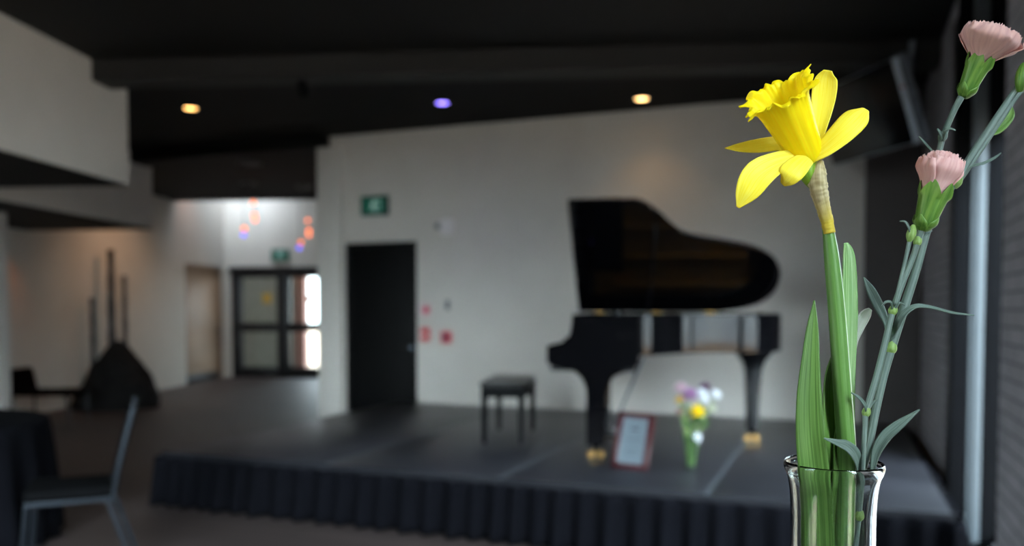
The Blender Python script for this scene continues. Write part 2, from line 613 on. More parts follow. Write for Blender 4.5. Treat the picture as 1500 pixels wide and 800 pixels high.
# window wall on the right: piers, sills, headers around the openings
OPEN = [(-0.55, 0.04), (1.3, 3.60), (4.34, 6.14)]
Z0, Z1 = 0.10, 3.43
mb = MB()
ys = [YN - 0.3]
for a, b in OPEN:
    mb.box((XR, ys[-1], 0), (XR + WT, a, 3.6)); ys.append(b)
    mb.box((XR, a, 0), (XR + WT, b, Z0))
    mb.box((XR, a, Z1), (XR + WT, b, 3.6))
mb.box((XR, ys[-1], 0), (XR + WT, YB + .2, 3.6))
struct('wall_right', mb, M_brick, 'grey brick wall with tall windows beside the stage', smooth=False)
for i, (a, b) in enumerate(OPEN):
    wn = thing('window_%d' % (i + 1), (XR, a, 0), None, None, kind='structure')
    wn['label'] = ['narrow tall window beside the photographer', 'tall window before the brick pier', 'tall window beside the stage'][i]
    L = b - a
    mb = MB()
    xg = 0.19
    nb = 1
    for yy in [0.0] + [L * k / nb for k in range(1, nb)] + [L]:
        y0 = min(max(yy - 0.02, 0), L - 0.04)
        mb.rbox((xg - 0.03, y0, Z0), (xg + 0.03, y0 + 0.04, Z1), 0.004)
    for zz in (Z0, Z1 - 0.06):
        mb.rbox((xg - 0.03, 0, zz), (xg + 0.03, L, zz + 0.06), 0.004)
    obj('window_frame', mb, M_darkframe, wn)
    mb = MB(); mb.box((xg - 0.004, 0.03, Z0 + 0.03), (xg + 0.004, L - 0.03, Z1 - 0.03))
    obj('window_pane', mb, M_pane, wn, smooth=False)
    if i:
        mb = MB(); mb.rbox((xg - 0.04, 0.001, 2.42), (xg + 0.04, L - 0.001, Z1), 0.004)  # panel added over the upper glass to keep the upper walls darker
        obj('window_light_block', mb, M_frameblack, wn)
    mb = MB(); mb.rbox((-0.03, 0, Z0 - 0.03), (xg - 0.05, L, Z0), 0.006)
    obj('window_sill', mb, M_darkframe, wn)
    if i == 2:
        mb = MB(); mb.rbox((0.0, 1.0, Z0), (0.075, 1.06, Z1), 0.012)
        mb.rbox((0.03, 0.988, Z0), (0.045, 1.005, Z1), 0.003)
        obj('window_post', mb, M_alu, wn)
        mb = MB(); mb.rbox((0.076, 1.01, Z0), (0.235, 1.075, Z1), 0.006)
        obj('window_mullion', mb, M_frameblack, wn)
        mb = MB(); mb.rbox((0.002, L - 0.03, Z0), (WT - 0.002, L - 0.001, Z1), 0.003)
        obj('jamb_lining', mb, M_frameblack, wn)
# dark vertical joints on the wall beyond the window
for k, (y0, y1) in enumerate(((6.13, 6.30),)):
    mb = MB(); mb.box((XR - 0.006, y0, 0.0), (XR + 0.035, y1, 3.3))
    struct('trim_%d' % (k + 1), mb, M_darkframe, 'dark joint where the grey wall meets the stage window', smooth=False)
# ceiling rails along the window wall
for k, (x0, x1) in enumerate(((0.40, 0.47), (0.585, 0.64))):
    mb = MB(); mb.rbox((x0, YN, 3.33), (x1, 5.6 if k == 0 else 5.2, CEIL_F), 0.006)
    struct('trim_%d' % (k + 3), mb, mat('rail_grey_%d' % k, (120, 120, 126), 0.5), ['grey rail under the ceiling near the window wall', 'grey rail where ceiling meets the window wall'][k])

# wall behind the photographer, with an unseen window added to light the flowers
mb = MB()
ROPEN = [(-3.4, -1.15)]
xs = [-8.4]
for a, b in ROPEN:
    mb.box((xs[-1], YN - 0.3, 0), (a, YN, 3.6)); xs.append(b)
    mb.box((a, YN - 0.3, 0), (b, YN, 0.35)); mb.box((a, YN - 0.3, 2.95), (b, YN, 3.6))
mb.box((xs[-1], YN - 0.3, 0), (XR, YN, 3.6))
struct('wall_near', mb, mat('dark_wall_paint', (58, 54, 54), 0.7), 'wall behind the photographer', smooth=False)
for i, (a, b) in enumerate(ROPEN):
    wn = thing('window_%d' % (i + 4), (a, YN - 0.15, 0), 'added window behind the photographer, front light for the flowers', None, kind='structure')
    L = b - a
    mb = MB()
    for k in range(3):
        x0 = min(max(L * k / 2 - 0.03, 0), L - 0.06)
        mb.rbox((x0, -0.04, 0.35), (x0 + 0.06, 0.04, 2.95), 0.004)
    for zz in (0.35, 2.89):
        mb.rbox((0, -0.04, zz), (L, 0.04, zz + 0.06), 0.004)
    obj('window_frame', mb, M_darkframe, wn)
    mb = MB(); mb.box((0.03, -0.004, 0.38), (L - 0.03, 0.004, 2.92))
    obj('window_pane', mb, M_pane, wn, smooth=False)

# left wall and lobby
mb = MB()
mb.box((ALEFT - 0.2, 1.0, 0), (ALEFT, 15.15, 4.6), Abox_M)
mb.box((ALEFT - 0.2, 15.15, 2.28), (ALEFT, BFAR, 4.6), Abox_M)
mb.box((ALEFT - 0.4, 15.0, 0), (ALEFT - 0.16, BFAR + .2, 2.4), Abox_M)
mb.box((ALEFT - 0.2, 16.78, 0), (ALEFT, BFAR + .2, 2.28), Abox_M)
struct('wall_left', mb, M_wallwarm, 'long pale wall on the left leading to the lobby', smooth=False)
dl = thing('door_3', A(ALEFT, 15.15), 'tan wooden door at the lobby end of the left wall', None, kind='structure', rz=ANG)
M_tan = mat('tan_door_wood', (150, 122, 98), 0.5, var=0.08, scale=4, stretch=(8, 8, 1))
mb = MB(); mb.rbox((-0.12, 0.03, 0.02), (-0.07, 1.60, 2.26), 0.004)
obj('door_leaf', mb, M_tan, dl)
mb = MB()
mb.rbox((-0.15, 0, 0), (-0.02, 0.04, 2.28), 0.004); mb.rbox((-0.15, 1.59, 0), (-0.02, 1.63, 2.28), 0.004); mb.rbox((-0.15, 0, 2.24), (-0.02, 1.63, 2.28), 0.004)
obj('door_frame', mb, M_tan, dl)
mb = MB(); mb.rbox((-0.071, 0.03, 0.02), (-0.066, 1.60, 0.16), 0.002)  # dark strip along the foot of the leaf
obj('dark_foot_strip', mb, M_darkframe, dl)
mb = MB(); mb.tube([(-0.07, 1.50, 0.98), (-0.02, 1.50, 0.98), (-0.02, 1.38, 0.98)], 0.02, 8)
obj('door_handle', mb, M_darkframe, dl)

# far lobby wall with the glazed entrance
AG0, ZG = -5.62, 2.27
def a_at(px, b):
    r = ray(px, 452)
    ra, rb = r.dot(AR), r.dot(AF)
    return ra / rb * b
AG0 = a_at(345, BFAR); AG1 = AG0 + 2.5
mb = MB()
mb.box((ALEFT, BFAR, 0), (AG0, BFAR + 0.2, 4.6), Abox_M)
mb.box((AG0, BFAR, ZG), (AG1, BFAR + 0.2, 4.6), Abox_M)
mb.box((AG1, BFAR, 0), (1.5, BFAR + 0.2, 4.6), Abox_M)
struct('wall_far', mb, M_wallwarm, 'pale lobby wall around the glazed entrance', smooth=False)
ge = thing('door_2', A(AG0, BFAR), 'glazed entrance doors with thick black frames at the end of the lobby', None, kind='structure', rz=ANG)
hw = 1.02
mb = MB()
mb.rbox((-0.06, -0.06, 0), (0.10, 0.12, ZG), 0.006)
mb.rbox((hw - 0.09, -0.06, 0), (hw + 0.09, 0.12, ZG), 0.006)
mb.rbox((2 * hw - 0.06, -0.06, 0), (2.5, 0.12, ZG), 0.006)
mb.rbox((-0.12, -0.08, ZG - 0.10), (2.5, 0.12, ZG + 0.02), 0.006)
obj('door_frame', mb, M_darkframe, ge)
for k in range(2):
    x0 = 0.10 if k == 0 else hw + 0.09
    x1 = hw - 0.09 if k == 0 else 2 * hw - 0.06
    mb = MB()
    for lo, hi in (((x0, 0, 0), (x1, 0.06, 0.22)), ((x0, 0, 0.95), (x1, 0.06, 1.13)), ((x0, 0, ZG - 0.2), (x1, 0.06, ZG - 0.1)), ((x0, 0, 0), (x0 + 0.05, 0.06, ZG - .1)), ((x1 - 0.05, 0, 0), (x1, 0.06, ZG - .1))):
        mb.rbox(lo, hi, 0.004)
    leaf = obj('door_leaf', mb, M_darkframe, ge)
    mb = MB(); mb.box((x0 + 0.05, 0.026, 0.22), (x1 - 0.05, 0.034, ZG - 0.2))
    obj('door_pane', mb, M_pane, leaf, smooth=False)
    if k == 1:
        mb = MB(); mb.lathe([(0.001, 0), (0.06, 0), (0.06, 0.006), (0.001, 0.006)], (x0 + 0.45, 0.02, 1.63), 20, Matrix.Rotation(PI / 2, 4, 'X'))
        obj('round_sticker', mb, mat('sticker_brown', (70, 52, 24), 0.6), leaf)
# vestibule behind the entrance
mb = MB()
mb.box((AG0 - 0.6, 18.3, 0), (AG0 + 0.80, 18.5, 2.9), Abox_M)
mb.box((AG0 - 0.8, BFAR + 0.2, 0), (AG0 - 0.6, 18.3, 2.9), Abox_M)
mb.box((AG0 - 0.8, BFAR + 0.2, 2.5), (AG0 + 2.6, 18.5, 2.6), Abox_M)
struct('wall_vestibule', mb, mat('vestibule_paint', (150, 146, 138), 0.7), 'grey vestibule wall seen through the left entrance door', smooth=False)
mb = MB(); mb.box((AG0 + 0.80, 18.25, 0), (AG0 + 1.02, 18.5, 2.9), Abox_M)
struct('wall_outside', mb, brickwall('red_brick', (170, 120, 110), (150, 130, 122)), 'reddish brick pillar seen through the right entrance door', smooth=False)
# side of the lobby behind the stage wall
p0 = Vector((xl + 0.02, YB + 0.2, 0))
a0, b0 = p0.dot(AR), p0.dot(AF)
mb = MB(); mb.box((a0, b0, 0), (a0 + 0.2, BFAR, 4.6), Abox_M)
struct('wall_lobby', mb, M_wallwarm, 'side wall of the lobby behind the stage wall', smooth=False)
# lobby skylight box: upstand and roof strips round an opening
mb = MB(); mb.box((ALEFT, 14.6, CEIL_R - 0.02), (a0 + .2, 14.8, 4.6), Abox_M)
struct('wall_upstand', mb, M_black, 'black edge where the low ceiling meets the lobby', smooth=False)
mb = MB()
mb.box((ALEFT - .2, 14.6, 4.6), (a0 + .2, 15.2, 4.75), Abox_M)
mb.box((ALEFT - .2, 16.2, 4.6), (a0 + .2, BFAR + .2, 4.75), Abox_M)
mb.box((ALEFT - .2, 14.6, 4.6), (ALEFT + 0.25, BFAR + .2, 4.75), Abox_M)
mb.box((ALEFT + 1.05, 14.6, 4.6), (a0 + .2, BFAR + .2, 4.75), Abox_M)
struct('ceiling.002', mb, M_wallwarm, 'raised lobby ceiling around a skylight', smooth=False)

# bulkheads on the left
def bulkhead(name, a0, a1, b0, b1, z0, z1, label):
    mb = MB()
    mb.box((a0, b0, z0 + 0.012), (a1, b1, z1), Abox_M)
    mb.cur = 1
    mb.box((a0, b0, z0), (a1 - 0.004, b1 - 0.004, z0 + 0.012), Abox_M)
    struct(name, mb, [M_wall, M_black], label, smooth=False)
bulkhead('wall_bulkhead', ALEFT, -3.94, 3.2, 7.1, 2.50, CEIL_F, 'large off white bulkhead over the left side of the hall')
bulkhead('wall_bulkhead.001', ALEFT, -5.62, 7.1, 10.7, 2.47, CEIL_R, 'second off white bulkhead further back beside the passage')
pc = W(14, 452, 9.2)
pa, pb = pc.dot(AR), pc.dot(AF) - 0.2
mb = MB(); mb.rbox((pa - 0.9, pb, 0), (pa, pb + 0.2, 2.48), 0.006, Abox_M)
struct('wall_pier.001', mb, M_wall, 'pale pier under the second bulkhead')

# ================================================================== STAGE
XS0, XS1, YS0, HS = -4.58, 0.55, 4.74, 0.39
st = thing('stage_platform', ((XS0 + XS1) / 2, (YS0 + YB) / 2, 0), 'low grey stage platform with a pleated black skirt under the piano', 'stage')
sx0, sx1 = XS0, XS1
cuts = [XS0, -3.20, -1.93, -0.68, XS1]
for k in range(4):
    mb = MB()
    mb.rbox((cuts[k] + 0.004, YS0, HS - 0.05), (cuts[k + 1] - 0.004, YB - 0.02, HS), 0.005)
    obj('deck_panel', mb, M_deck, st, world=True)
for k in (1, 2, 3):
    mb = MB(); mb.box((cuts[k] - 0.012, YS0 + 0.002, HS - 0.02), (cuts[k] + 0.012, YB - 0.02, HS + 0.0015))
    obj('joint_strip', mb, M_decktrim, st, world=True)
mb = MB(); mb.rbox((XS0 - 0.004, YS0 - 0.012, HS - 0.045), (XS1 + 0.004, YS0, HS - 0.002), 0.004)
mb.rbox((XS1, YS0, HS - 0.045), (XS1 + 0.012, YB - 0.05, HS - 0.002), 0.004)
mb.rbox((XS0 - 0.012, YS0, HS - 0.045), (XS0, YB - 0.3, HS - 0.002), 0.004)
obj('edge_rail', mb, mat('deck_edge_black', (26, 26, 30), 0.7, spec=0.1), st, world=True)
# pleated skirt round three sides
path = []
def run(p, q, n):
    for i in range(n):
        t = i / n
        path.append((p[0] + (q[0] - p[0]) * t, p[1] + (q[1] - p[1]) * t, q[0] - p[0], q[1] - p[1]))
run((XS0 - 0.02, YB - 0.4), (XS0 - 0.02, YS0 - 0.02), 260)
run((XS0 - 0.02, YS0 - 0.02), (XS1 + 0.02, YS0 - 0.02), 420)
run((XS1 + 0.02, YS0 - 0.02), (XS1 + 0.02, YB - 0.4), 240)
rows = []
dist, prev = 0.0, path[0]
ph = []
for p in path:
    dist += math.hypot(p[0] - prev[0], p[1] - prev[1]); prev = p
    ph.append(dist)
for zi in range(7):
    z = 0.012 + (HS - 0.045) * zi / 6
    row = []
    for p, s in zip(path, ph):
        L = math.hypot(p[2], p[3])
        nx, ny = p[3] / L, -p[2] / L
        k = 1 - zi / 6
        am = 0.016 + 0.022 * k
        f = math.sin(s * 2 * PI / 0.155 + 1.6 * math.sin(s * 2.1) + 0.8 * math.sin(s * 5.3)) + 0.35 * math.sin(s * 2 * PI / 0.31 + 2)
        o = 0.02 + 0.035 * k + am * f
        row.append(Vector((p[0] + nx * o * (1 if True else 0), p[1] + ny * o, z)))
    rows.append(row)
mb = MB()
mb.grid([[(-1) and Vector(v) for v in r] for r in rows])
obj('stage_skirt', mb, M_skirt, st, world=True, sharp=80, solid=0.003)
for x in (-4.4, -3.2, -1.93, -0.68, 0.4):
    for y in (YS0 + 0.2, YB - 0.2):
        mb = MB(); mb.box((x - 0.025, y - 0.025, 0), (x + 0.025, y + 0.025, HS - 0.05))
        obj('support_leg', mb, M_darkframe, st, world=True)

# ================================================================== GRAND PIANO
PU = YAW - math.radians(8.0)
nl = WZ(873, 671, HS)
uu = Vector((math.cos(PU), math.sin(PU), 0)); ww = Vector((-math.sin(PU), math.cos(PU), 0))
po = nl - uu * 0.33 + ww * 0.60
po.z = HS + 0.002
pn = thing('grand_piano', po, 'black grand piano with raised lid standing on the stage', 'piano', rz=PU)

def plan(front, y_sp=0.74, y_tr=-0.74):
    bent = spline([(0.50, y_tr), (0.60, y_tr), (0.69, -0.70), (0.77, -0.60), (0.85, -0.48), (0.94, -0.385), (1.06, -0.325), (1.22, -0.275), (1.38, -0.222), (1.51, -0.155), (1.62, -0.04), (1.69, 0.12), (1.71, 0.30), (1.685, 0.46), (1.60, 0.61), (1.46, 0.70), (1.27, y_sp), (1.1, y_sp)], 90)
    return [(front, y_tr)] + [tuple(p) for p in bent] + [(front, y_sp)]

def inset(poly, d):
    out = []
    n = len(poly)
    for i in range(n):
        a, b, c = Vector(poly[i - 1]), Vector(poly[i]), Vector(poly[(i + 1) % n])
        e1, e2 = (b - a).normalized(), (c - b).normalized()
        n1, n2 = Vector((-e1.y, e1.x)), Vector((-e2.y, e2.x))
        m_ = (n1 + n2)
        m_ = m_ / max(m_.dot(n1), 0.4)
        out.append((b.x + m_.x * d, b.y + m_.y * d))
    return out
outer = plan(0.17)
inner = inset(outer, 0.045)
mb = MB()
rows = [[Vector((p[0], p[1], z)) for p in src] for src, z in ((inner, 0.72), (outer, 0.72), (outer, 0.735), (outer, 0.86), (outer, 0.995), (inset(outer, 0.004), 1.0), (inner, 1.0), (inner, 0.72))]
mb.grid(rows, closed=True)
obj('rim', mb, M_lacquer, pn, sharp=25)
mb = MB(); mb.prism(inset(outer, 0.04), zup, 0.73, 0.75)
obj('soundboard', mb, mat('soundboard_spruce', (150, 108, 66), 0.4, var=0.12, scale=4, stretch=(1, 14, 1)), pn, smooth=False)
mb = MB()
ir = inset(outer, 0.10)
mb.prism(ir, zup, 0.86, 0.885)
for k in range(5):
    y = -0.5 + 0.26 * k
    xe = 1.5 if y > 0.1 else (1.2 if y > -0.1 else (0.9 if y > -0.3 else 0.72))
    mb.rbox((0.42, y - 0.015, 0.88), (xe, y + 0.015, 0.93), 0.006)
plate = obj('iron_plate', mb, M_gold, pn)
mb = MB()
for k in range(44):
    y = -0.6 + 1.26 * k / 43
    xe = 1.52 - 0.75 * (max(0, (0.45 - y)) / 1.05) ** 0.7
    mb.tube([(0.32, y, 0.94), (xe, y + 0.03, 0.94)], 0.0012, 4)
tag(obj('strings', mb, M_chrome, plate), kind='stuff')
# keyboard cheeks, key bed, keys, fall board
prof = [(0.0, 0.665)] + [tuple(p) for p in spline([(0.0, 0.785), (0.05, 0.80), (0.11, 0.815), (0.15, 0.85), (0.165, 0.92), (0.172, 1.0)], 14)] + [(0.60, 1.0), (0.62, 0.99), (0.62, 0.66), (0.58, 0.635), (0.45, 0.612), (0.22, 0.605), (0.10, 0.63)]
for s in (-1, 1):
    mb = MB(); mb.prism(prof, lambda p, t: Vector((p[0], t, p[1])), s * 0.742 - 0.032 * (s > 0) - 0.008 * (s < 0), s * 0.742 + 0.008 * (s > 0) + 0.032 * (s < 0))
    obj('key_cheek', mb, M_lacquer, pn, sharp=30)
mb = MB(); mb.rbox((0.02, -0.71, 0.61), (0.60, 0.71, 0.68), 0.01)
mb.rbox((0.005, -0.71, 0.66), (0.03, 0.71, 0.705), 0.005)
obj('key_bed', mb, M_lacquer, pn)
M_ivory = mat('white_key', (238, 236, 228), 0.25, var=0.02)
mb = MB()
for k in range(52):
    y = 0.61 - 1.22 * k / 52
    mb.box((0.035, y - 0.0225, 0.69), (0.175, y, 0.71))
kb = obj('white_keys', mb, M_ivory, pn, smooth=False)
mb = MB()
for k in range(51):
    if k % 7 in (0, 2, 3, 5, 6):
        y = 0.61 - 1.22 * (k + 1) / 52
        mb.rbox((0.085, y - 0.006, 0.705), (0.175, y + 0.006, 0.722), 0.002)
obj('black_keys', mb, M_lacquer, kb)
mb = MB(); mb.rbox((0.172, -0.71, 0.70), (0.20, 0.71, 0.96), 0.008)
obj('fall_board', mb, M_lacquer, pn)
# lid: hinged on the spine, propped open
BETA = math.radians(31.0)
lid_out = plan(0.125, 0.75, -0.76)
HY, HZ = 0.75, 1.012
def lidpt(p, t):
    s = HY - p[1]
    return Vector((p[0], HY - s * math.cos(BETA) - t * math.sin(BETA), HZ + s * math.sin(BETA) - t * math.cos(BETA)))
mb = MB()
lin_ = inset(lid_out, 0.004)
rows = [[lidpt(p, t) for p in src] for src, t in ((lin_, 0.008), (lid_out, 0.005), (lid_out, -0.010), (lin_, -0.013))]
mb.grid(rows, closed=True, cap0=True, cap1=True)
ld = obj('lid', mb, M_lacquer, pn, sharp=12)
mb = MB()
fo = [(0.14, -0.74), (0.50, -0.74), (0.50, 0.73), (0.14, 0.73)]
rows = [[lidpt(p, t) for p in fo] for t in (-0.016, -0.032)]
mb.grid(rows, closed=True, cap0=True, cap1=True)
obj('front_flap', mb, M_lacquer, ld)
for x in (0.3, 0.78, 1.22):
    mb = MB(); mb.tube([(x - 0.04, HY, HZ - 0.006), (x + 0.04, HY, HZ - 0.006)], 0.010, 10)
    obj('lid_hinge', mb, M_brass, ld)
mb = MB()
q = lidpt((0.74, -0.50), 0.02)
mb.tube([(0.68, -0.64, 0.985), q], 0.011, 10)
obj('lid_prop', mb, M_lacquer, pn)
mb = MB()
Mm = Matrix.Translation((0.36, 0, 0.985)) @ Matrix.Rotation(math.radians(-6), 4, 'Y')
mb.rbox((-0.12, -0.36, 0), (0.14, 0.36, 0.015), 0.004, Mm)
obj('music_shelf', mb, M_lacquer, pn)

def caster(parent, x, y):
    mb = MB()
    for s in (-1, 1):
        mb.lathe([(0.006, -0.011), (0.022, -0.011), (0.026, -0.006), (0.026, 0.006), (0.022, 0.011), (0.006, 0.011)], (x + 0.033 * s, y - 0.004, 0.026), 20, Matrix.Rotation(PI / 2, 4, 'X'))
    cs = obj('caster', mb, M_brass, parent)
    mb = MB(); mb.rbox((x - 0.014, y - 0.01, 0.02), (x + 0.014, y + 0.01, 0.07), 0.003)
    mb.lathe([(0.016, 0.06), (0.026, 0.07), (0.026, 0.1)], (x, y, 0), 16)
    obj('caster_fork', mb, M_satin, parent)
def front_leg(x, y):
    pr = [(x - 0.063, 0.095)] + [(x - 0.066, 0.46)] + [tuple(p) for p in spline([(x - 0.072, 0.50), (x - 0.10, 0.56), (x - 0.16, 0.615)], 7)] + [tuple(p) for p in spline([(x + 0.24, 0.615), (x + 0.13, 0.575), (x + 0.075, 0.50)], 7)] + [(x + 0.066, 0.46), (x + 0.063, 0.095)]
    mb = MB(); mb.prism(pr, lambda p, t: Vector((p[0], t, p[1])), y - 0.062, y + 0.062)
    lg = obj('leg', mb, M_lacquer, pn, sharp=30)
    caster(lg, x, y)
front_leg(0.33, -0.60)
front_leg(0.33, 0.60)
mb = MB()
tx, ty = 1.51, 0.32
rows = []
for r, z in ((0.040, 0.095), (0.044, 0.20), (0.052, 0.42), (0.062, 0.56), (0.085, 0.63), (0.125, 0.69), (0.14, 0.73)):
    rows.append([Vector((tx + sx * r, ty + sy * r, z)) for sx, sy in ((-1, -1), (-.6, -1.08), (.6, -1.08), (1, -1), (1.08, -.6), (1.08, .6), (1, 1), (.6, 1.08), (-.6, 1.08), (-1, 1), (-1.08, .6), (-1.08, -.6))])
mb.grid(rows, closed=True, cap0=True, cap1=True)
lg = obj('leg', mb, M_lacquer, pn, sharp=50)
caster(lg, tx, ty)
mb = MB()
for y in (-0.07, 0.07):
    mb.tube([(0.40, y, 0.62), (0.40, y, 0.10)], 0.016, 8)
mb.rbox((0.34, -0.14, 0.07), (0.46, 0.14, 0.12), 0.008)
ly = obj('pedal_lyre', mb, M_lacquer, pn)
mb = MB()
for y in (-0.06, 0.0, 0.06):
    mb.rbox((0.25, y - 0.014, 0.055), (0.36, y + 0.014, 0.066), 0.004)
obj('pedals', mb, M_brass, ly)
mb = MB()
mb.tube([(0.44, -0.06, 0.13), (0.68, -0.10, 0.72)], 0.007, 8)
mb.tube([(0.44, 0.06, 0.13), (0.68, 0.10, 0.72)], 0.007, 8)
obj('lyre_brace', mb, M_chrome, ly)

# ================================================================== BENCH
bl, br_, bfr = WZ(707, 650, HS), WZ(766, 651, HS), WZ(782, 630, HS)
bc = (bl + bfr) / 2
bc.z = HS
bn = thing('piano_bench', bc, 'black piano bench with a padded top at the keyboard', 'bench', rz=PU)
M_leather = mat('black_leather', (24, 21, 20), 0.30, var=0.15, scale=30, bump=0.08, bdist=0.002)
hx, hy, hb = 0.17, 0.39, 0.475
mb = MB(); mb.rbox((-hx - 0.01, -hy - 0.01, hb - 0.03), (hx + 0.01, hy + 0.01, hb), 0.012, None, 3)
obj('seat', mb, M_leather, bn)
mb = MB(); mb.rbox((-hx, -hy, hb - 0.12), (hx, hy, hb - 0.03), 0.006)
obj('seat_box', mb, M_satin, bn)
for sx in (-1, 1):
    for sy in (-1, 1):
        mb = MB()
        rows = []
        for r, z in ((0.016, 0.0), (0.019, 0.10), (0.024, hb - 0.10)):
            cx, cy = sx * (hx - 0.026), sy * (hy - 0.026)
            rows.append([Vector((cx + a * r, cy + b * r, z)) for a, b in ((-1, -1), (1, -1), (1, 1), (-1, 1))])
        mb.grid(rows, closed=True, cap0=True, cap1=True)
        obj('leg', mb, M_satin, bn)

# ================================================================== FRAMED NOTICE ON THE STAGE
f0, f1 = WZ(894, 684, HS), WZ(946, 691, HS)
fd = (f1 - f0); fw = fd.length
frz = math.atan2(fd.y, fd.x)
fm = thing('picture_frame', (f0 + f1) / 2, 'dark red framed notice leaning on the stage in front of the piano', 'frame', rz=frz)
LEAN = Matrix.Rotation(math.radians(-17), 4, 'X')
M_wood = mat('mahogany_frame', (60, 15, 21), 0.3, var=0.15, scale=14, stretch=(1, 1, 6), coat=0.4)
fh, bw, ft = 0.375, 0.036, 0.028
mb = MB()
mb.rbox((-fw / 2, 0, 0), (fw / 2, ft, bw), 0.005, LEAN); mb.rbox((-fw / 2, 0, fh - bw), (fw / 2, ft, fh), 0.005, LEAN)
mb.rbox((-fw / 2, 0, 0), (-fw / 2 + bw, ft, fh), 0.005, LEAN); mb.rbox((fw / 2 - bw, 0, 0), (fw / 2, ft, fh), 0.005, LEAN)
obj('moulding', mb, M_wood, fm)
mb = MB(); mb.box((-fw / 2 + 0.01, 0.012, 0.01), (fw / 2 - 0.01, 0.018, fh - 0.01), LEAN)
pg = obj('notice', mb, mat('notice_paper', (100, 110, 118), 0.4, var=0.03, spec=0.5), fm, smooth=False)
mb = MB()
for k, wd in enumerate((0.05, 0.035, 0.0, 0.06, 0.065, 0.05, 0.0, 0.045, 0.03)):
    if wd:
        z = fh - 0.085 - k * 0.024
        mb.box((-wd, 0.0112, z), (wd, 0.0122, z + 0.006), LEAN)
obj('faint_lettering', mb, mat('notice_ink', (66, 75, 82), 0.6), pg, smooth=False)
mb = MB()
mb.rbox((-0.03, 0.02, 0.0), (0.03, 0.026, 0.26), 0.002, Matrix.Translation((0, 0.145, 0.0)) @ Matrix.Rotation(math.radians(18), 4, 'X'))
obj('easel_back', mb, M_darkframe, fm)

# ================================================================== FLOWERS ON THE STAGE
vb = WZ(1012, 689, HS)
sv = thing('glass_vase', vb, 'clear glass vase of mixed flowers standing on the stage', 'vase')
mb = MB()
pf_o = [(0.030, 0.0), (0.036, 0.006), (0.040, 0.05), (0.043, 0.13), (0.052, 0.20), (0.062, 0.24)]
pf_i = [(0.059, 0.24), (0.049, 0.20), (0.040, 0.13), (0.037, 0.05), (0.032, 0.02), (0.002, 0.016)]
mb.lathe(pf_o + pf_i, (0, 0, 0), 28)
obj('vase_body', mb, pane_glass('vase_thin_glass', (235, 243, 238)), sv)
M_gstem = plant('bouquet_green', (44, 74, 34), (76, 108, 52), through=0.2)
M_gstem2 = plant('bouquet_green_light', (140, 172, 84), (168, 196, 108), through=0.25)
def petal_mat(nm, c):
    return plant(nm, c, tuple(min(255, x + 12) for x in c), through=0.3, freq=5, spec=0.25)
PM = {k: petal_mat('bloom_' + k, c) for k, c in dict(pink=(214, 184, 196), lilac=(176, 130, 176), plum=(92, 48, 84), white=(232, 234, 238), yellow=(250, 222, 8), amber=(216, 176, 60), cream=(196, 198, 176), rose=(150, 60, 70)).items()}
def bloom(mb, c, r, up, n=22, seed=0):
    rnd = random.Random(seed)
    up = Vector(up).normalized()
    ax = up.orthogonal().normalized()
    ay = up.cross(ax)
    for k in range(n):
        f = (k + 0.5) / n
        el = PI * 0.5 - f * 1.75
        az = k * 2.399963
        dr = (ax * math.cos(az) + ay * math.sin(az)) * math.cos(el) + up * math.sin(el)
        tan = (up - dr * up.dot(dr))
        tan = tan.normalized() if tan.length > 1e-3 else ax
        b0 = c - up * r * 0.35
        mid = c + dr * r * 0.55
        tip = c + dr * r * (0.9 + 0.15 * rnd.random()) + tan * r * 0.12
        mb.blade([b0, mid, tip], [r * 0.10, r * 0.30, r * 0.20], tan, 0.25, 6, 4, 0.15, 2.5, seed=k)
FL = [  # pixel of the bloom, depth shift, radius, colour, label
    (997, 570, 0.02, 0.045, 'pink', 'pale pink bloom at the upper left of the stage bouquet'),
    (1011, 580, -0.02, 0.056, 'lilac', 'large lilac bloom in the middle of the stage bouquet'),
    (1031, 570, 0.05, 0.046, 'plum', 'dark plum bloom at the top of the stage bouquet'),
    (1027, 578, -0.03, 0.040, 'white', 'white bloom between lilac and plum in the stage bouquet'),
    (1031, 587, -0.02, 0.034, 'white', 'smaller white bloom just above the yellow one on stage'),
    (1047, 580, 0.0, 0.042, 'white', 'round white bloom at the far right of the stage bouquet'),
    (1021, 604, -0.06, 0.046, 'yellow', 'bright yellow bloom at the front of the stage bouquet'),
    (995, 587, -0.02, 0.032, 'amber', 'small amber bloom at the left side of the stage bouquet'),
    (1043, 600, 0.01, 0.030, 'cream', 'small greenish cream bloom low on the right of the stage bouquet'),
    (996, 604, 0.0, 0.026, 'rose', 'small faded rose bloom low on the left of the stage bouquet'),
    (1021, 641, -0.05, 0.030, 'white', 'white bloom hanging over the rim of the stage vase'),
]
d0 = (vb - EYE).dot(CF)
